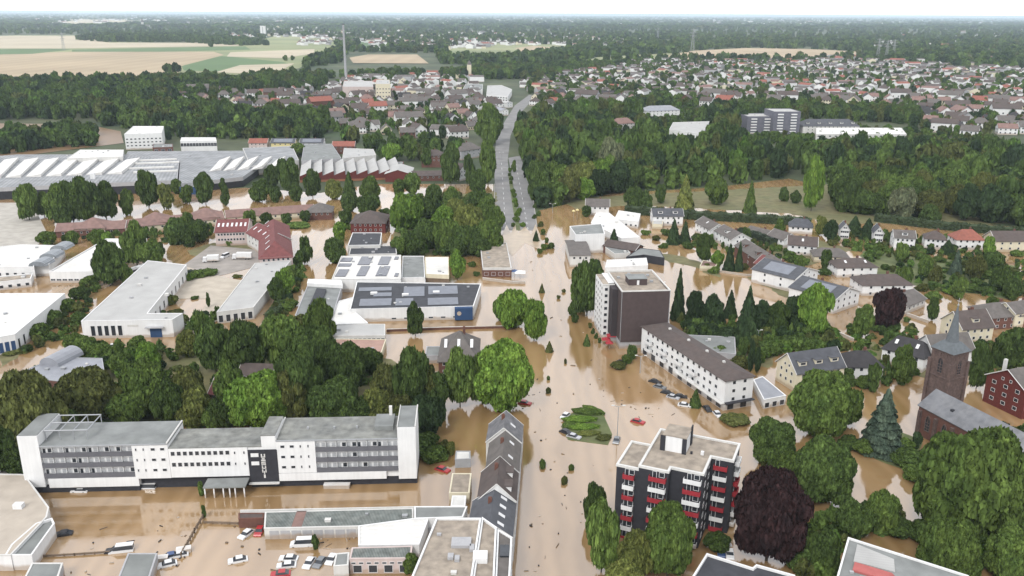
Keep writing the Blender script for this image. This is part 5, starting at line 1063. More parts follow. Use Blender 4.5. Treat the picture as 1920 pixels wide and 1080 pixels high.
# ------------------------------------------------------------ woods and scattered town trees
FIELDS = [o for o in bpy.data.objects if o.name.startswith('field') or o.name.startswith('flooded_field')]
FP = [[VP(v.co.x, v.co.y, 0) for v in o.data.vertices] for o in FIELDS]
ROADP = [[(926, 435), (1012, 435), (1004, 370), (990, 318), (972, 255), (985, 213), (1020, 176), (985, 176), (940, 228), (926, 262), (922, 345)]]
HG = {}
for x, y, r_ in HD: HG.setdefault((int(x // 40), int(y // 40)), []).append((x, y, r_))
for o in bpy.data.objects:
    if o.type == 'EMPTY' and o.get('category') and not o.name.startswith(('tree', 'house')) and o.location.y > 500:
        for xx in range(0, 60, 12):
            x = o.location.x + xx * math.cos(o.rotation_euler.z) + 4; y = o.location.y + 8 + xx * math.sin(o.rotation_euler.z); HG.setdefault((int(x // 40), int(y // 40)), []).append((x, y, 14.0))
def near_house(x, y, k):
    i, j = int(x // 40), int(y // 40)
    for a in (i - 1, i, i + 1):
        for b in (j - 1, j, j + 1):
            for q in HG.get((a, b), ()):
                if (x - q[0]) ** 2 + (y - q[1]) ** 2 < (q[2] * k) ** 2: return True
                if y < q[1] and abs(x - q[0]) < q[2] * .8 and q[1] - y < q[2] * 2.2 * k: return True
    return False
def scatter(seed, pl, n_, Rm, Hm, sp, hk=1.0, skip_fields=True, dens=None):
    r = random.Random(seed); out = []; g_ = {}; cs = max(sp, 1.0)
    u0, u1 = min(p[0] for p in pl), max(p[0] for p in pl); v0, v1 = min(p[1] for p in pl), max(p[1] for p in pl)
    y0, y1 = P(960, v1).y, P(960, v0).y; xm = max(abs((u0 - 960) / FPX), abs((u1 - 960) / FPX))
    for _ in range(n_):
        if dens: u, v = r.uniform(u0, u1), r.uniform(v0, v1); g = P(u, v); x, y = g.x, g.y
        else:
            y = r.uniform(y0, y1); x = (r.uniform(u0, u1) - 960) / FPX * y * 1.08; u, v = VP(x, y, 0)
        if not inpoly(u, v, pl): continue
        if skip_fields and any(inpoly(u, v, f) for f in FP): continue
        if any(inpoly(u, v, f) for f in ROADP): continue
        if hk and near_house(x, y, hk): continue
        k = (int(x // cs), int(y // cs)); bad = False
        for a in (-1, 0, 1):
            for b in (-1, 0, 1):
                for q in g_.get((k[0] + a, k[1] + b), ()):
                    if (q[0] - x) ** 2 + (q[1] - y) ** 2 < sp * sp: bad = True
        if bad: continue
        g_.setdefault(k, []).append((x, y)); out.append((x, y, r.uniform(*Rm), r.uniform(*Hm)))
    return out
ind = set((round(q[0]), round(q[1])) for q in pts4[:n_ind])
w4 = [q for q in scatter(1, W4, 9000, (5.5, 9.5), (10, 22), 11, .9) if not any(inpoly(*VP(q[0], q[1], 0), c) for c in CLR) and not any((q[0] - t_['x']) ** 2 + (q[1] - t_['y']) ** 2 < 60 for t_ in TREES)]
mass('broadleaf_wood', 'dense broadleaf wood filling the slope right of the main road', w4, MINI[:4])
W1 = [(-150, 166), (0, 160), (130, 158), (230, 160), (330, 152), (345, 148), (420, 156), (560, 146), (640, 156), (640, 170), (560, 175), (430, 182), (330, 200), (480, 222), (600, 222), (640, 240), (560, 262), (300, 248), (225, 244), (170, 226), (-150, 222)]
mass('broadleaf_wood', 'dark broadleaf wood along the left edge of the fields', scatter(2, W1, 9000, (6.5, 11), (12, 22), 12, .8, False), MINI[:4], (6, 4, 2, .4, 3))
W1b = [(-150, 268), (0, 262), (70, 256), (120, 250), (200, 252), (235, 256), (235, 275), (110, 278), (0, 292), (-150, 300)]
mass('tree_belt', 'belt of trees between the muddy field and the factory', scatter(3, W1b, 900, (6, 9), (10, 17), 11, 0, False), MINI[:4])
W1c = [(300, 244), (640, 262), (760, 276), (860, 278), (870, 300), (730, 302), (640, 262), (440, 262), (310, 262)]
mass('tree_belt', 'belt of trees right behind the factory roofs', scatter(4, W1c, 1500, (4.5, 8), (8, 16), 12, 1.2, False), MINI[:4])
W2 = [(560, 144), (650, 148), (810, 145), (920, 132), (1080, 126), (1215, 122), (1090, 136), (1000, 150), (880, 148), (720, 140), (640, 150)]
mass('broadleaf_wood', 'wooded strip between the fields and the town centre', scatter(5, W2, 5200, (7, 10), (13, 19), 12, .6), MINI[:4], (6, 4, 2, .3, 3))
for zi, (zn, pl, sp, ang) in enumerate(zones):
    mass('garden_trees', 'garden trees scattered between the houses of the ' + zn, scatter(6 + zi, pl, (12000, 4200, 5000)[zi], (3.5, 6.5), (7, 13), (8, 10, 9)[zi], (1.0, 1.35, 1.5)[zi]), MINI, (4, 5, 2, 1, 3))
F1 = [(-200, 24), (2150, 34), (2150, 136), (1900, 136), (1640, 116), (1500, 119), (1215, 117), (1080, 118), (905, 122), (830, 121), (815, 99), (650, 99), (640, 118), (560, 130), (480, 70), (200, 64), (-200, 66)]
F1n = [(p[0], max(p[1], 50)) for p in F1]
mass('distant_forest', 'wide flat forest reaching from the fields toward the horizon', scatter(9, F1n, 16000, (9, 13), (14, 20), 14, .7, dens=True), MICRO, (6, 4, 1, .2, 3))
far2 = scatter(10, [(-200, 26), (2150, 35), (2150, 56), (-200, 52)], 9000, (22, 42), (16, 24), 40, .5, dens=True)
mass('distant_forest', 'hazy farthest forest just below the horizon', far2, MICRO, (6, 4, 1, .2, 3))
Wt = [(140, 75), (205, 66), (300, 68), (460, 76), (500, 84), (450, 86), (330, 79), (200, 79)]
mass('copse', 'dark oval copse among the far left fields', scatter(11, Wt, 1500, (9, 13), (16, 22), 15, 0, False, dens=True), MICRO, (8, 2, 0, 0, 3))
mass('garden_trees', 'low garden trees around the buildings in the right wood', scatter(12, [(1140, 205), (1290, 205), (1392, 225), (1720, 250), (1860, 262), (1860, 300), (1392, 296), (1240, 295), (1140, 275)], 5000, (3, 5.5), (4, 8), 7, .7), MINI, (4, 5, 2, 1, 2))
mass('copse', 'oval copse behind the grey towers', scatter(13, [(1300, 205), (1400, 200), (1560, 208), (1720, 215), (1720, 232), (1500, 224), (1400, 216), (1300, 214)], 1500, (5, 8), (10, 15), 9, .6), MINI[:4])
mass('garden_trees', 'street and garden trees at the top of the main road', scatter(15, [(978, 138), (1100, 128), (1110, 205), (1015, 212), (990, 172)], 2500, (4, 7), (7, 13), 13, 1.0), MINI[:4])
mass('copse', 'small tree clumps standing between the far fields', [(P(u, v).x, P(u, v).y, R_, H_) for u, v, R_, H_ in ((396, 88, 12, 20), (536, 114, 7, 14), (548, 113, 6, 12), (596, 114, 13, 22), (606, 112, 13, 20), (588, 118, 8, 14), (330, 135, 11, 19), (316, 136, 11, 18), (470, 84, 16, 18), (485, 84, 16, 18), (500, 85, 15, 18), (640, 100, 12, 18))], MINI[:4])
mass('garden_trees', 'trees in the meadow below the right town', scatter(16, [(1085, 172), (1200, 168), (1300, 180), (1300, 205), (1180, 196), (1085, 190)], 1500, (4, 7), (7, 12), 13, 1.0), MINI[:4])
# lone trees in the fields
for (u, v, R_, H_) in ((396, 88, 12, 20), (536, 112, 7, 14), (550, 112, 6, 12), (598, 112, 14, 22), (580, 116, 9, 15), (330, 133, 11, 19), (300, 134, 11, 18)):
    pass
# ------------------------------------------------------------ tall landmarks on the plain
def mast(u, vb, vt, r0, r1, name, label, cat, m_):
    g = P(u, vb); H_ = height_at(g, vt); t = T(name, label, cat, (g.x, g.y, 0)); m = MB()
    m.cyl(0, 0, -1, H_, r0, r1, 14); m.build('shaft', t, m_)
    m = MB(); m.cyl(0, 0, H_, H_ + 1.2, r1 * 1.25, r1 * 1.25, 14); m.build('rim', t, charc); 
    for k in (.45, .8): m = MB(); rr_ = r0 + (r1 - r0) * k; m.cyl(0, 0, H_ * k, H_ * k + 1, rr_ * 1.3, rr_ * 1.3, 14); m.build('gallery', t, metal)
mast(649, 152, 46, 2.6, 1.7, 'chimney_stack', 'tall slim pale chimney stack standing left of the town centre', 'chimney', greyw)
block('power_station', 'reddish factory block at the foot of the tall chimney stack', 'factory hall', [(642, 163), (700, 163), (698, 152), (645, 152)], 16, pinkw, fpale, par=.3)
block('silo', 'tall pale silo block right of the chimney stack', 'silo', [(704, 158), (732, 158), (730, 150), (706, 150)], 26, cream, fpale, par=.5, wins=[(0, 5, [4, 9, 14, 19], dict(w_=2, h=1.5))])
g = P(489, 70); t = T('water_tower', 'slender white tower block in the fields near the copse', 'tower', (g.x, g.y, 0)); H_ = height_at(g, 49)
hpart('wall', [(0, 24, 0, 18, -1, H_)], white); hpart('roof', [(-.4, 24.4, -.4, 18.4, H_, H_ + 1.5)], offwh); hpart('stair_strip', [(10, 14, -.3, -.02, 3, H_ - 4)], greyw)
t = T('church', 'tiny pale church with a pointed tower in the far left forest', 'church', tuple(P(268, 52)))
hpart('tower_wall', [(-7, 7, -7, 7, -1, 42)], offwh); m = MB(); m.prism([(-8, -8), (8, -8), (8, 8), (-8, 8)], 42, 74, 0, [(-.3, -.3), (.3, -.3), (.3, .3), (-.3, .3)]); m.build('spire', t, rgb_)
walls_mb(45, 18, 14, 10, 'x', 0).build('nave_wall', t, offwh).location = (7, -9, 0); gable_roof(45, 18, 14, 10, 'x', 0, .5).build('nave_roof', t, rgb_).location = (7, -9, 0)
t = T('church', 'small pale church with a squat tower behind the town centre', 'church', tuple(P(880, 147)))
hpart('tower_wall', [(-4, 4, -4, 4, -1, 26)], cream); m = MB(); m.prism([(-4.4, -4.4), (4.4, -4.4), (4.4, 4.4), (-4.4, 4.4)], 26, 34, 0, [(-.3, -.3), (.3, -.3), (.3, .3), (-.3, .3)]); m.build('spire', t, rgb_)
walls_mb(22, 12, 9, 6, 'x', 0).build('nave_wall', t, cream).location = (-26, -6, 0); gable_roof(22, 12, 9, 6, 'x', 0, .4).build('nave_roof', t, rbrown).location = (-26, -6, 0)
def pylon(u, vb, vt, label):
    g = P(u, vb); H_ = height_at(g, vt); t = T('pylon', label, 'pylon', (g.x, g.y, 0), group='power pylons on the plain'); m = MB(); b_ = H_ * .075; tp = H_ * .012
    c = [(-1, -1), (1, -1), (1, 1), (-1, 1)]; th = H_ * .0045
    for i in range(4):
        m.bar((c[i][0] * b_, c[i][1] * b_, 0), (c[i][0] * tp, c[i][1] * tp, H_), th)
        for k in range(8):
            z0, z1 = H_ * k / 8, H_ * (k + 1) / 8; r0, r1 = b_ + (tp - b_) * k / 8, b_ + (tp - b_) * (k + 1) / 8; d = c[(i + 1) % 4]
            m.bar((c[i][0] * r0, c[i][1] * r0, z0), (d[0] * r1, d[1] * r1, z1), th * .6)
    m.build('lattice', t, metal)
    for k, w_ in ((.68, .16), (.82, .2), (.95, .12)):
        m = MB(); m.bar((-H_ * w_, 0, H_ * k), (H_ * w_, 0, H_ * k), th); m.bar((-H_ * w_, 0, H_ * k), (0, 0, H_ * (k + .05)), th * .6); m.bar((H_ * w_, 0, H_ * k), (0, 0, H_ * (k + .05)), th * .6); m.build('cross_arm', t, metal)
pylon(1298, 96, 54, 'leftmost pylon on the right, beside the wheat field behind the town')
pylon(1645, 112, 72, 'left pylon of three close together before the right forest'); pylon(1661, 112, 76, 'middle pylon of three close together before the right forest'); pylon(1674, 110, 74, 'right pylon of three close together before the right forest')
pylon(120, 95, 62, 'single pylon standing in the far left wheat fields'); pylon(1233, 76, 52, 'faint pylon in the forest left of the right wheat field')
# ============================================================ SMALL THINGS
def bush(u, v, w_, h, colr='mid', label=None, sx=1.0, rz=0.0, kind='round'):
    g = P(u, v); s = pxm((g.x, g.y, 1)); return plant(g.x, g.y, w_ / 2 / s, h, colr, kind, 'bush', sx=sx, rz=rz)
for a in [(70, 632, 46, 5, 'mid'), (98, 606, 44, 5.5, 'mid'), (122, 584, 42, 5, 'mid'), (150, 560, 40, 5, 'dark'), (168, 538, 34, 5, 'mid'), (152, 606, 34, 4, 'dark'), (140, 655, 40, 6, 'mid'), (165, 662, 44, 6.5, 'mid'), (192, 668, 40, 5, 'mid'), (222, 668, 28, 5, 'mid'), (258, 655, 32, 5, 'mid'),
          (30, 660, 50, 1.2, 'olive'), (240, 700, 30, 4, 'mid'), (200, 690, 34, 3, 'bright'), (368, 520, 34, 3, 'mid'), (388, 516, 40, 2.5, 'mid'), (355, 525, 22, 3, 'bright'), (322, 570, 26, 4, 'yellow'), (300, 590, 22, 2, 'mid'), (330, 588, 30, 1.5, 'olive'), (540, 575, 40, 3, 'mid'), (600, 545, 20, 2.5, 'yellow'),
          (790, 850, 60, 4, 'dark'), (815, 862, 50, 3.5, 'mid'), (845, 852, 22, 4, 'yellow'), (800, 832, 50, 3, 'mid'), (832, 845, 26, 3, 'olive'), (50, 925, 26, 3, 'mid'), (378, 930, 12, 4, 'mid'), (383, 970, 10, 3.4, 'dark'), (592, 1030, 14, 4, 'dark'), (770, 1075, 30, 5, 'mid'),
          (1012, 475, 12, 2.5, 'mid'), (1020, 468, 14, 3, 'mid'), (1033, 466, 16, 3, 'dark'), (1025, 455, 10, 3, 'mid'), (1018, 440, 12, 3.4, 'mid'), (1002, 410, 9, 2.5, 'dark'), (1106, 615, 8, 2.2, 'olive'), (1112, 626, 8, 2.2, 'dark'), (1118, 635, 8, 2.2, 'dark'), (1124, 643, 8, 2.2, 'dark'),
          (1047, 560, 8, 1.5, 'olive'), (1057, 548, 8, 1.5, 'olive'), (1160, 690, 30, 2.2, 'olive'), (975, 660, 10, 2, 'dark'), (1380, 792, 56, 1.6, 'olive'), (1175, 680, 26, 3, 'mid'),
          (962, 425, 10, 2.5, 'mid'), (971, 405, 12, 3.5, 'bright'), (968, 388, 11, 3, 'mid'), (964, 370, 10, 3, 'mid'), (959, 338, 8, 3, 'mid'), (956, 322, 8, 3, 'bright'), (1010, 405, 10, 3, 'mid'), (1004, 390, 10, 3, 'mid'), (926, 400, 10, 3, 'mid'), (925, 380, 10, 3, 'dark'), (1014, 425, 12, 3, 'olive'),
          (968, 415, 14, 3, 'mid'), (974, 398, 12, 3, 'mid'), (966, 380, 11, 3, 'bright'), (962, 362, 10, 3, 'mid'), (980, 425, 12, 2.5, 'bright'), (958, 345, 8, 2.5, 'mid'), (955, 330, 8, 2.5, 'mid'),
          (1330, 630, 50, 5, 'fir'), (1360, 640, 50, 5, 'fir'), (1300, 620, 40, 5, 'fir'), (1440, 660, 60, 4, 'dark'), (1480, 650, 50, 4, 'dark'), (1515, 650, 40, 4, 'dark'), (1350, 670, 40, 4, 'mid'), (1385, 690, 40, 4, 'olive'), (1585, 720, 40, 4, 'dark'), (1620, 725, 36, 3.5, 'mid'), (1660, 610, 34, 2.5, 'mid'), (1700, 700, 30, 2, 'olive'),
          (1740, 640, 20, 2, 'dark'), (1750, 560, 30, 3, 'mid'), (1785, 550, 34, 3, 'bright'), (1820, 545, 36, 3, 'dark'), (1850, 550, 34, 3, 'dark'), (1730, 545, 28, 3, 'olive'), (1700, 520, 26, 3, 'mid'), (1680, 545, 20, 2.5, 'mid'), (1660, 505, 22, 2.5, 'dark'), (1720, 480, 30, 2.5, 'olive'), (1760, 490, 26, 2.5, 'mid'), (1655, 470, 26, 3, 'mid'), (1630, 485, 22, 3, 'dark'),
          (1600, 462, 20, 3, 'mid'), (1505, 520, 18, 3, 'mid'), (1545, 515, 26, 3, 'dark'), (1560, 500, 20, 3, 'mid'), (1460, 470, 20, 3, 'mid'), (1425, 480, 20, 3, 'olive'), (1340, 512, 24, 3, 'mid'), (1325, 505, 20, 3, 'olive'), (1395, 505, 20, 3, 'olive'), (1290, 465, 26, 3, 'dark'), (1245, 465, 20, 2.5, 'mid'), (1230, 450, 20, 2.5, 'olive'), (1210, 440, 20, 2.5, 'mid'), (1180, 445, 22, 2.5, 'mid'),
          (1250, 440, 26, 3, 'dark'), (1710, 470, 20, 3, 'dark'), (1790, 500, 24, 3, 'dark'), (1850, 520, 34, 3, 'mid'), (1905, 480, 24, 3, 'mid'), (1560, 460, 20, 3, 'olive'), (1835, 660, 34, 4, 'dark'), (1850, 675, 24, 3, 'dark'), (1700, 870, 60, 4, 'dark'), (1680, 850, 50, 4, 'mid'), (1720, 900, 50, 4, 'mid'), (1620, 850, 40, 4, 'mid'), (1590, 840, 40, 3.5, 'dark'),
          (1345, 1030, 50, 4, 'dark'), (1500, 1065, 60, 5, 'dark'), (1680, 1000, 60, 4, 'dark'), (1730, 1010, 60, 4, 'dark'), (660, 430, 26, 3, 'mid'), (690, 425, 26, 3, 'olive'), (722, 400, 22, 3, 'mid'), (885, 500, 16, 2.5, 'mid'), (893, 517, 14, 2, 'dark'), (480, 425, 50, 2, 'olive'), (560, 425, 50, 2, 'mid'), (430, 460, 14, 3, 'mid'), (445, 520, 20, 1.2, 'olive'), (365, 560, 20, 1, 'dark'), (820, 590, 14, 1, 'olive')]:
    bush(*a)
# shrubbery nobody could count
FB = [(min(p[0] for p in f), max(p[0] for p in f), min(p[1] for p in f), max(p[1] for p in f), f) for f in FOOT]
def infoot(x, y): return any(a <= x <= b and c <= y <= d and inpoly(x, y, f) for a, b, c, d, f in FB)
def shrubs(seed, label, pls, n_, Rm=(1.2, 2.8), Hm=(1.4, 4), sp=3.0):
    it = []
    for i, pl in enumerate(pls): it += [q for q in scatter(seed + i, pl, n_, Rm, Hm, sp, 0, False, dens=True) if not infoot(q[0], q[1])]
    mass('shrubbery', label, it, MINI, (4, 6, 3, 1.2, 2))
shrubs(40, 'shrubbery and small trees in the gardens between the right houses', [[(1590, 468), (1700, 470), (1925, 468), (1925, 560), (1830, 560), (1740, 545), (1650, 500)], [(1560, 455), (1600, 440), (1925, 452), (1925, 470), (1600, 470)], [(1590, 600), (1700, 600), (1760, 690), (1700, 720), (1640, 735), (1600, 700)],
   [(1290, 440), (1480, 470), (1520, 500), (1430, 490), (1300, 460)], [(1820, 655), (1870, 640), (1880, 700), (1835, 700)]], 420)
shrubs(50, 'dark undergrowth below the conifers behind the white apartment row', [[(1262, 592), (1400, 610), (1560, 618), (1590, 660), (1530, 668), (1480, 660), (1400, 690), (1345, 660), (1290, 628)]], 700, (1.6, 3.2), (2.5, 5.5), 2.6)
shrubs(52, 'undergrowth below the trees behind the white hotel', [[(0, 700), (120, 690), (300, 690), (520, 680), (560, 640), (720, 690), (820, 720), (825, 790), (640, 800), (0, 810)]], 420, (1.6, 3.0), (1.5, 4), 4.4)
shrubs(54, 'hedges and shrubs in the yards of the left halls', [[(50, 660), (170, 530), (190, 540), (150, 620), (80, 650)], [(140, 648), (300, 650), (330, 672), (300, 700), (200, 690), (140, 670)], [(500, 600), (560, 500), (575, 505), (545, 570), (530, 610)], [(345, 600), (400, 590), (420, 640), (360, 670)], [(90, 438), (400, 425), (400, 440), (330, 462), (250, 450), (110, 455)]], 260, (1.3, 2.6), (1.6, 4), 2.8)
shrubs(60, 'low green ground cover in the park by the main road', [[(745, 480), (940, 478), (930, 365), (750, 372)]], 700, (1.8, 3.4), (1.5, 5), 4.0)
shrubs(62, 'undergrowth between the large trees at the lower right', [[(1640, 850), (1700, 830), (1740, 900), (1730, 1080), (1860, 1090), (1925, 1080), (1925, 800), (1800, 820)], [(1420, 860), (1580, 880), (1540, 930), (1440, 900)], [(1500, 1010), (1560, 960), (1680, 960), (1690, 1000), (1600, 1000), (1560, 1080), (1500, 1080)]], 500, (1.4, 3), (2, 5), 2.6)
# planted roundabout in the middle of the flooded crossroads
t = T('traffic_island', 'planted traffic island standing out of the flood at the crossroads', 'traffic island', tuple(P(1095, 795)))
def green_mound(t, u, v, L_, W_, h, rz, c, nm='shrub_row'):
    g = P(u, v) - t.A; me = crown('round', 'hi', 1); o = bpy.data.objects.new(nm, me); col.objects.link(o); o.parent = t.o
    o.location = (g.x, g.y, -h * .12); o.scale = (L_, W_, h); o.rotation_euler = (0, 0, rz); o.material_slots[0].link = 'OBJECT'; o.material_slots[0].material = LM[c]
for u, v, L_, W_, h, rz, c in ((1098, 775, 4.8, 1.8, 1.8, -.25, 'mid'), (1112, 771, 4.4, 1.4, 1.6, -.7, 'mid'), (1085, 789, 5.6, 1.9, 1.7, .05, 'bright'), (1093, 803, 5.0, 1.8, 1.5, .1, 'bright'), (1100, 815, 4.2, 1.6, 1.3, .15, 'yellow'), (1131, 822, 2.6, 2.0, 1.0, .5, 'olive'), (1066, 800, 2.0, 2.0, 1.4, 0, 'mid')):
    green_mound(t, u, v, L_, W_, h, rz, c)
m = MB(); g = [P(u, v) - t.A for u, v in ((1052, 800), (1065, 825), (1140, 835), (1148, 815), (1130, 775), (1095, 763), (1065, 780))]; m.prism([(p.x, p.y) for p in g], -.3, .12); m.build('base', t, grass)
for i, (u, v, L_, W_, rz, lb) in enumerate([(1017, 873, .9, 2.6, .0, 'slim green tree patch poking out of the flooded street beside the terraces'), (1058, 904, .9, 2.0, -.2, 'low shrub patch nearest the camera in the flooded street'), (1071, 880, .8, 1.2, -.3, 'small shrub patch just beyond the nearest one in the flooded street'),
        (1028, 735, .9, 1.8, -.1, 'shrub patch in the flooded street before the traffic island'), (1028, 712, .6, .8, 0, 'tiny shrub tip in the flooded street between the big trees'), (1060, 680, .5, 1.6, 0, 'thin shrub tip in the flooded street below the tower block')]):
    t = T('shrub_patch', lb, 'shrub', tuple(P(u, v))); green_mound(t, u, v, L_, W_, 1.6, rz, 'olive' if i % 2 else 'mid', 'foliage')
    m = MB(); m.prism([(-L_ * .8, -W_ * .8), (L_ * .8, -W_ * .8), (L_ * .8, W_ * .8), (-L_ * .8, W_ * .8)], -.3, .1); m.build('base', t, dryg)
# hedges
def hedge(label, px, w_, h, c='mid', ls=.55):
    t = T('hedge', label, 'hedge', tuple(P(*px[0]))); r = np.random.default_rng(len(label)); Vs = []; n_ = 0; pts = [P(*p) - t.A for p in px]; core = MB()
    for a, b in zip(pts[:-1], pts[1:]):
        d = b - a; L_ = d.length; e = d / L_; nn = np.array([-e.y, e.x, 0]); k = int(L_ * (h * 2 + w_) * 3.2); s = r.random(k) * L_; q = r.random(k) * (2 * h + w_) 
        y = np.where(q < h, -w_ / 2, np.where(q < h + w_, q - h - w_ / 2, w_ / 2)); z = np.where(q < h, q, np.where(q < h + w_, h, q - h - w_))
        p = np.array(a)[None] + s[:, None] * np.array(e)[None] + y[:, None] * nn[None]; p[:, 2] = z * (.92 + .1 * np.sin(s * .7)); p += r.normal(0, .18, p.shape); Vs.append(p)
        core.prism([(a.x - nn[0] * w_ * .42, a.y - nn[1] * w_ * .42), (b.x - nn[0] * w_ * .42, b.y - nn[1] * w_ * .42), (b.x + nn[0] * w_ * .42, b.y + nn[1] * w_ * .42), (a.x + nn[0] * w_ * .42, a.y + nn[1] * w_ * .42)], -.3, h * .9)
    p = np.concatenate(Vs); k = len(p); nr = r.normal(0, 1, (k, 3)); nr[:, 2] += .6; nr /= np.linalg.norm(nr, axis=1)[:, None]; tt = np.cross(nr, r.normal(0, 1, (k, 3))); tt /= np.linalg.norm(tt, axis=1)[:, None]; bb = np.cross(nr, tt); s = ls * .5
    V = np.stack([p - tt * s - bb * s, p + tt * s - bb * s, p + tt * s + bb * s, p - tt * s + bb * s], 1).reshape(-1, 3)
    o = bpy.data.objects.new('foliage', np_mesh('foliage', V, np.arange(k * 4).reshape(-1, 4), np.zeros((0, 3), int), [LMH[c]])); col.objects.link(o); o.parent = t.o
    core.build('inner_branches', t, LMH[c])
LMH = {k: mat('hedge_' + k, c, rough=.8, var=.35, scale=.8, c2=c2, scale2=.25) for k, c, c2 in (('mid', (.038, .060, .026), (.058, .085, .032)), ('dark', (.026, .042, .022), (.038, .058, .028)))}
hedge('long trimmed hedge between the park and the white houses', [(1172, 400), (1230, 404), (1290, 410), (1440, 418), (1520, 424)], 6, 5, 'mid')
hedge('long hedge behind the red roofed white house at the right', [(1640, 414), (1720, 424), (1800, 433), (1925, 442)], 6, 4.5, 'mid')
hedge('short dark hedge behind the low pale roofed house', [(1385, 440), (1430, 452), (1450, 462)], 5, 4, 'dark')
hedge('low hedge along the long pale hall yard at the left', [(345, 515), (405, 512)], 3, 2, 'dark')
hedge('ragged hedge in front of the supermarket wall', [(540, 560), (505, 600)], 4, 2.5, 'mid')
# fences and walls
def fence(label, px, h, m_, name='wall', cat='wall', post=3.0, th=.12):
    t = T(name, label, cat, tuple(P(*px[0]))); pts = [P(*p) - t.A for p in px]; m = MB(); k = MB(); c = MB()
    for a, b in zip(pts[:-1], pts[1:]):
        m.bar((a.x, a.y, h * .45), (b.x, b.y, h * .45), th); m.bar((a.x, a.y, h * .8), (b.x, b.y, h * .8), th); n_ = max(1, int((b - a).length / post))
        for i in range(n_ + 1): q = a + (b - a) * i / n_; k.box(q.x - th, q.x + th, q.y - th, q.y + th, -.5, h)
    m.build('rail', t, m_); o = k.build('post_row', t, m_); o['kind'] = 'stuff'
fence('dark fence standing in the flood from the small shrub down to the rubbish', [(381, 973), (365, 1000), (340, 1045)], 1.4, wood, 'fence', 'fence', 1.6)
fence('half drowned fence between the muddy roof and the garages', [(62, 1046), (140, 1042), (215, 1037)], .7, wood, 'fence', 'fence', 2.0)
fence('low fence running right from the small shrub to the brown shed', [(383, 982), (447, 984)], .8, wood, 'fence', 'fence', 2)
def lwall(label, px, h, m_, th=.25):
    t = T('wall', label, 'wall', tuple(P(*px[0]))); pts = [P(*p) - t.A for p in px]; m = MB(); c = MB()
    for a, b in zip(pts[:-1], pts[1:]):
        d = (b - a).normalized(); s = Vector((-d.y, d.x, 0)) * th; m.prism([tuple((a - s)[:2]), tuple((b - s)[:2]), tuple((b + s)[:2]), tuple((a + s)[:2])], -.5, h); s = s * 1.3; c.prism([tuple((a - s)[:2]), tuple((b - s)[:2]), tuple((b + s)[:2]), tuple((a + s)[:2])], h + .003, h + .12)
    m.build('wall', t, m_); c.build('coping', t, offwh)
lwall('long low brown wall in front of the supermarket car park', [(725, 622), (830, 618), (960, 615)], 1.0, brick)
lwall('cream garden wall right of the bright tree behind the dark conifers', [(1548, 618), (1600, 640)], 1.2, offwh)
lwall('curved pale wall round the flooded court behind the conifers', [(1345, 510), (1400, 518), (1440, 517)], .9, offwh)
lwall('low white wall below the purple tree', [(1700, 592), (1740, 606)], 1.2, offwh)
lwall('white front parapet of the flooded shop yard beside the red awning', [(905, 525), (960, 532), (985, 532)], 1.2, offwh)
# ------------------------------------------------------------ cars
paints = {k: mat('paint_' + k, c, rough=.3, var=.03, spec=.5) for k, c in (('white', (.75, .75, .75)), ('black', (.02, .02, .025)), ('red', (.42, .03, .035)), ('grey', (.2, .21, .22)), ('silver', (.5, .5, .52)), ('blue', (.04, .08, .2)))}
tyre = mat('tyre', (.02, .02, .02))
CM = {}
def car_meshes(van):
    if van in CM: return CM[van]
    L_, W_, = (5.4, 2.0) if van else (4.4, 1.8)
    prof = [(0, .35), (0, .75), (.15, .95), (1.15, 1.02), (3.9, 1.0), (L_, .85), (L_, .35)] if not van else [(0, .35), (0, .9), (.6, 1.15), (1.1, 1.3), (L_, 1.3), (L_, .35)]
    cab = [(1.15, 1.0), (1.85, 1.48), (3.2, 1.5), (4.05, .98)] if not van else [(1.0, 1.28), (1.6, 2.25), (5.3, 2.3), (5.38, 1.28)]
    def ext(pr, w0, w1=None):
        m = MB(); n_ = len(pr); zc = max(p[1] for p in pr); zb = min(p[1] for p in pr); k = 0
        wv = [w0 if (w1 is None or abs(p[1] - zb) < .05) else w1 for p in pr]
        for sgn in (-1, 1): m.v += [(p[0], sgn * w / 2, p[1]) for p, w in zip(pr, wv)]
        for i in range(n_): j = (i + 1) % n_; m.f.append((i, j, n_ + j, n_ + i)[::-1]); m.m.append(0)
        m.f.append(tuple(range(n_))); m.m.append(0); m.f.append(tuple(range(2 * n_ - 1, n_ - 1, -1))); m.m.append(0); return m
    body = ext(prof, W_).mesh('body', [paints['white']]); cabm = ext(cab, W_ * .94, W_ * .78).mesh('windows', [glass])
    tp = [p for p in cab if p[1] > (1.4 if not van else 2.2)]; m = MB(); m.box(tp[0][0] - .05, tp[-1][0] + .1, -W_ * .39, W_ * .39, tp[0][1] - .02, tp[-1][1] + .06); roofm = m.mesh('roof', [paints['white']])
    m = MB(); a = [(math.cos(i * math.pi / 6) * .33, math.sin(i * math.pi / 6) * .33) for i in range(12)]
    m.v = [(p[0], -.1, p[1]) for p in a] + [(p[0], .1, p[1]) for p in a]; m.f = [(i, (i + 1) % 12, 12 + (i + 1) % 12, 12 + i) for i in range(12)] + [tuple(range(11, -1, -1)), tuple(range(12, 24))]; m.m = [0] * 14
    CM[van] = (body, cabm, roofm, m.mesh('wheel', [tyre]), L_, W_); return CM[van]
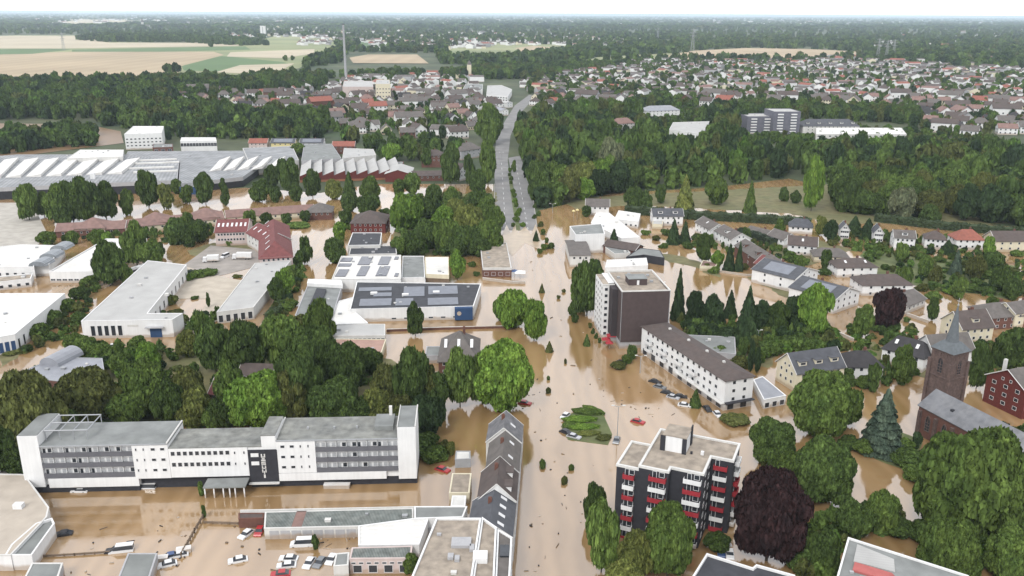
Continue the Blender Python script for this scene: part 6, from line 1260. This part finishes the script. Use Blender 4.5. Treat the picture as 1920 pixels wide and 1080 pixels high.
def car(u, v, c, deg, label, van=False, sink=.45, tilt=0.0, cat=None, group=None):
    b_, w_, r_, wh, L_, W_ = car_meshes(van); t = T('van' if van else 'car', label, cat or ('van' if van else 'car'), tuple(P(u, v)), rot=math.radians(deg), group=group); t.o.location.z = -sink; t.o.rotation_euler.y = tilt
    t.o.location -= t.e * L_ / 2
    for me, nm in ((b_, 'body'), (r_, 'roof')): o = put(me, nm, t, 0, 0, 0); o.material_slots[0].link = 'OBJECT'; o.material_slots[0].material = paints[c]
    put(w_, 'windows', t, 0, 0, 0)
    for x in (.85, L_ - .95):
        for s in (-1, 1): put(wh, 'wheel', t, x, s * W_ * .45, .33)
for a in [(1196, 792, 'red', 150, 'red car stranded alone in the flooded crossroads'), (1156, 827, 'grey', 75, 'dark grey car beside the lamp post at the traffic island'), (1062, 812, 'black', 140, 'black car pressed against the left side of the traffic island'), (1076, 820, 'silver', 150, 'silver car touching the lower edge of the traffic island'), (1060, 781, 'white', 60, 'white car at the upper left end of the traffic island'),
          (1228, 717, 'black', 145, 'black car nearest the tower block in the row before the white apartments'), (1237, 727, 'grey', 145, 'grey car second from the tower block in the row before the white apartments'), (1251, 738, 'black', 145, 'black car third from the tower block before the white apartments'), (1262, 746, 'silver', 150, 'silver car fourth from the tower block before the white apartments'), (1276, 745, 'black', 170, 'black car fifth from the tower block before the white apartments'), (1284, 761, 'white', 160, 'white car at the near end of the row before the white apartments'),
          (1165, 681, 'black', 160, 'black car half drowned below the tower block'), (1326, 768, 'black', 100, 'black car parked at the shop front of the white apartments'), (1345, 778, 'white', 100, 'white car by the corner of the white apartments'),
          (118, 1003, 'black', 15, 'black car beside the muddy warehouse roof'), (8, 918, 'black', 0, 'black car at the left edge in front of the hotel'), (6, 886, 'white', 40, 'white car at the left edge beside the hotel'), (216, 1034, 'black', 10, 'black car next to the white van at the bottom left'), (830, 882, 'red', 150, 'red car in the flooded yard right of the hotel'),
          (462, 1003, 'white', 65, 'white car left of the red one near the garages'), (487, 997, 'red', 90, 'red car at the left end of the garages'), (446, 1052, 'white', 20, 'white car alone in the flooded lot at the bottom'), (984, 757, 'red', 160, 'red car under the bright tree at the street'), (541, 1049, 'white', 0, 'white car left of the small lean-to'), (580, 1057, 'white', 80, 'white car second from the left by the lean-to'), (600, 1056, 'grey', 75, 'grey car beside the small lean-to'),
          (622, 1050, 'white', 80, 'white car touching the small lean-to'), (537, 1062, 'white', 10, 'white car lowest in the group by the lean-to'), (526, 1078, 'red', 10, 'red car cut by the bottom edge'), (150, 921, 'white', 0, 'white car before the left end of the hotel'), (1359, 1016, 'white', 100, 'white car behind the red and white balcony block'), (1368, 1040, 'white', 80, 'white car under the purple tree at the bottom'), (1352, 1036, 'blue', 80, 'blue car under the purple tree at the bottom'),
          (1598, 742, 'white', 30, 'white car parked right of the large round tree'), (318, 1045, 'blue', 20, 'blue car among the floating rubbish'), (335, 1042, 'white', 20, 'white car among the floating rubbish'), (313, 1060, 'white', 25, 'white car lowest among the floating rubbish'), (210, 650, 'white', 20, 'white car under the bushes of the L-shaped hall'), (340, 612, 'white', 60, 'white car right of the L-shaped hall'), (600, 760, 'white', 0, 'white car under trees behind the hotel')]:
    car(*a)
car(228, 1033, 'white', 12, 'white van stranded at the bottom left', True, .6); car(566, 1022, 'white', 5, 'white camper van in the flooded lot below the garages', True, .4); car(422, 483, 'white', 70, 'white van beside the lorry in the office yard', True, .1); car(274, 914, 'white', 0, 'white van before the middle of the hotel', True, .9)
def lorry(u, v, deg, label, L_=9.0, n_=1):
    t = T('lorry', label, 'lorry', tuple(P(u, v)), rot=math.radians(deg)); m = MB(); m.box(2.4, L_, -1.25, 1.25, .9, 3.6); m.build('cargo_box', t, white); m = MB(); m.prism([(0, -1.15), (2.2, -1.15), (2.2, 1.15), (0, 1.15)], .5, 2.7, 0, [(.4, -1.1), (2.2, -1.1), (2.2, 1.1), (.4, 1.1)]); m.build('cab', t, paints['white'])
    for x in (1.1, L_ - 3, L_ - 1.6):
        for s in (-1, 1): put(CM[False][3], 'wheel', t, x, s * 1.05, .42)
    m = MB(); m.box(-.03, .02, -1, 1, 1.5, 2.3); m.build('windscreen', t, glass)
lorry(436, 486, 0, 'white lorry with a box body in the yard before the pink offices', 10); lorry(380, 492, 10, 'white trailer lorry standing left in the office yard', 8)
t = T('bus', 'long white bus standing between the dark trees and the L-shaped hall', 'bus', tuple(P(214, 527)), rot=math.radians(68)); hpart('body', [(0, 17, -1.3, 1.3, .3, 3.1)], white); hpart('windows', [(.4, 16.5, -1.34, 1.34, 1.5, 2.5)], glass); hpart('roof_unit', [(3, 14, -.9, .9, 3.1, 3.35)], offwh)
for x in (2.5, 12.5, 14): 
    for s in (-1, 1): put(CM[False][3], 'wheel', t, x, s * 1.15, .4)
m = MB(); rd = random.Random(77)
for pl, n_ in (([(985, 480), (1060, 480), (1130, 700), (1140, 860), (1100, 1080), (985, 1080), (1000, 800)], 50), ([(110, 960), (380, 960), (640, 1010), (620, 1078), (130, 1078)], 26), ([(1130, 690), (1300, 790), (1240, 800), (1130, 760)], 16), ([(290, 1035), (350, 1030), (345, 1062), (290, 1068)], 26), ([(590, 1000), (668, 1000), (660, 1030), (600, 1030)], 20), ([(960, 690), (1010, 690), (1010, 770), (960, 770)], 10)):
    k = 0
    while k < n_:
        u, v = rd.uniform(min(p[0] for p in pl), max(p[0] for p in pl)), rd.uniform(min(p[1] for p in pl), max(p[1] for p in pl))
        if not inpoly(u, v, pl): continue
        k += 1; g = P(u, v); a = rd.uniform(0, 3.1); L_, W_ = rd.choice([(.5, .06), (.2, .15), (.9, .06), (.3, .2), (.15, .12)]); c, s_ = math.cos(a), math.sin(a)
        m.prism([(g.x + x * c - y * s_, g.y + x * s_ + y * c) for x, y in ((-L_, -W_), (L_, -W_), (L_, W_), (-L_, W_))], -.1, .06 + rd.uniform(.08, .3), rd.randrange(3))
o = m.build('rubbish', None, [wood, offwh, charc], 'scattered planks and rubbish drifting on the flood water'); o['kind'] = 'stuff'
# ------------------------------------------------------------ lamps, masts, awnings
def lamp(u, vb, vt, label, arm=1.6):
    g = P(u, vb); H_ = min(16, max(6, height_at(g, vt))); t = T('street_lamp', label, 'street lamp', (g.x, g.y, 0)); m = MB(); m.cyl(0, 0, -.5, H_, .14, .08, 8); m.build('pole', t, metal)
    for s in (-1, 1): m = MB(); m.bar((0, 0, H_ - .1), (s * arm, 0, H_ + .3), .06); o = m.build('arm', t, metal); m = MB(); m.box(s * arm - .45, s * arm + .45, -.2, .2, H_ + .22, H_ + .42); m.build('lamp_head', o, offwh)
lamp(1157, 822, 762, 'tall street lamp rising beside the traffic island'); lamp(962, 768, 740, 'street lamp under the bright tree at the street'); lamp(1200, 700, 668, 'street lamp before the white apartment row'); lamp(1238, 560, 530, 'street lamp behind the tower block'); lamp(1420, 650, 620, 'street lamp among the dark conifers', 1.0)
lamp(972, 690, 664, 'street lamp beside the flooded pavement by the shrubs'); lamp(1036, 400, 386, 'pale post at the corner of the wood and street'); lamp(980, 300, 288, 'lamp at the far fork of the main road'); lamp(940, 300, 286, 'lamp on the left side of the far main road')
def awning(u, v, w_, c, label, h=2.6):
    t = T('awning', label, 'awning', tuple(P(u, v))); s = w_ / pxm(tuple(P(u, v))) / 2; m = MB(); m.prism([(-s, -s), (s, -s), (s, s), (-s, s)], h, h + .9, 0, [(-.05, -.05), (.05, -.05), (.05, .05), (-.05, .05)]); m.build('canopy', t, c)
    m = MB(); m.cyl(0, 0, -.5, h + .1, .06, n=6); m.build('pole', t, metal)
awning(1136, 648, 16, redp, 'left red parasol below the tower block'); awning(1146, 641, 18, redp, 'right red parasol below the tower block'); awning(1142, 655, 14, redp, 'lowest red parasol below the tower block')
awning(1075, 414, 6, yellow, 'left pale yellow banner mast before the big white hall', 6); awning(1082, 412, 6, yellow, 'right pale yellow banner mast before the big white hall', 6)
awning(975, 520, 20, white, 'white market parasol beside the tan roofed shop'); awning(965, 518, 14, paints['blue'], 'blue market parasol beside the tan roofed shop')
for i, (u, v, w_, lb) in enumerate([(632, 914, 3.4, 'row of white floating containers before the right hotel wing'), (870, 905, 1.4, 'white crate floating behind the terraces'), (298, 1052, 2.0, 'pale plank raft among the floating rubbish'), (345, 1035, 1.6, 'white crate at the end of the dark fence'), (970, 700, 1.2, 'pale crate drifting by the big bright tree'), (568, 1004, 1.2, 'white crate before the garage doors')]):
    t = T('container', lb, 'container', tuple(P(u, v)), rot=.1 * i); m = MB(); m.box(-w_, w_, -.8, .8, -.2, 1.0); m.build('body', t, offwh); m = MB(); m.box(-w_ - .06, w_ + .06, -.86, .86, 1.0, 1.12); m.build('lid', t, white)
# ============================================================ LABELS that single each one out
def ordn(i): return {1: 'first', 2: 'second', 3: 'third', 4: 'fourth', 5: 'fifth', 6: 'sixth', 7: 'seventh', 8: 'eighth', 9: 'ninth', 10: 'tenth'}.get(i) or (str(i) + ('th' if 10 < i % 100 < 14 else {1: 'st', 2: 'nd', 3: 'rd'}.get(i % 10, 'th')))
def place(u, v):
    for (u0, u1, v0, v1, s) in [(-99, 900, 620, 999, 'behind the white hotel'), (860, 1010, 500, 800, 'beside the flooded street near the supermarket'), (-99, 310, 400, 620, 'around the white halls at left'), (-99, 470, 300, 450, 'before the factory'),
            (470, 740, 250, 470, 'right of the factory'), (740, 950, 180, 500, 'in the park left of the main road'), (310, 860, 450, 620, 'between the pale halls'), (950, 1070, 380, 760, 'in the flooded street'), (1010, 1240, 420, 700, 'around the tower block'), (955, 1560, 150, 420, 'in the wood right of the main road'),
            (1560, 2000, 150, 430, 'in the wood at the far right'), (1240, 1560, 420, 640, 'behind the white apartment row'), (1560, 2000, 430, 620, 'in the gardens at the right'), (1050, 1330, 860, 1200, 'before the red and white balcony block'), (1330, 1640, 640, 1200, 'between balcony block and church'), (1640, 2000, 620, 1200, 'around the brown church')]:
        if u0 <= u < u1 and v0 <= v < v1: return s
    return 'near the hotel and street'
def autolabel(items, noun, grp):
    D_ = {}
    for q in items:
        k = 'conifer' if q['k'] == 'conifer' else 'slender tree' if q['k'] == 'poplar' else 'tree'
        if noun == 'bush': k = 'bush'
        pl = place(q['u'], q['v']); D_.setdefault((WORD[q['c']], k, pl), []).append(q)
    for (c, k, pl), L_ in D_.items():
        L_.sort(key=lambda q: q['u'])
        for i, q in enumerate(L_):
            q['o']['label'] = f'only {c} {k} {pl}' if len(L_) == 1 else f'{ordn(i + 1)} {c} {k} from the left {pl}'
            q['o']['category'] = 'bush' if noun == 'bush' else 'tree'; q['o']['group'] = ('bushes ' if noun == 'bush' else 'trees ') + pl
autolabel(TREES, 'tree', 'trees'); autolabel(BUSHES, 'bush', 'bushes')
D_ = {}
HT = ['house', 'hipped house', 'long house', 'bungalow', 'block of flats']
for q in TOWN:
    g_ = P(q['u'], q['v']); band = 'front' if g_.y < 1050 else 'middle' if g_.y < 1400 else 'back'
    D_.setdefault((q['w'], q['r'], HT[q['i']], band, q['z']), []).append(q)
for (w_, r_, ht, band, zi), L_ in D_.items():
    L_.sort(key=lambda q: q['u'])
    for i, q in enumerate(L_):
        zs = ('right town', 'left town', 'hamlet')[zi]
        q['o']['label'] = f'{w_} {ht}, {r_} roof, ' + (f'only such' if len(L_) == 1 else f'{ordn(i + 1)} from left') + f', {band} of {zs}'
        q['o']['category'] = 'house'; q['o']['group'] = 'houses of the ' + zones[zi][0]
# ============================================================ AIR: closed haze box round the camera and the whole scene
m = MB(); m.box(-45000, 45000, -400, 62000, -1.5, 126)
hz = bpy.data.materials.new('air'); hz.use_nodes = True; n = hz.node_tree; n.nodes.remove(n.nodes['Principled BSDF'])
pvv = n.nodes.new('ShaderNodeVolumePrincipled'); pvv.inputs['Color'].default_value = (.74, .88, 1.0, 1); pvv.inputs['Density'].default_value = HAZE; pvv.inputs['Anisotropy'].default_value = .2
n.links.new(pvv.outputs[0], n.nodes['Material Output'].inputs['Volume'])
o = m.build('haze', None, hz); o['kind'] = 'stuff'; o['label'] = 'pale blue haze thickening toward the horizon'
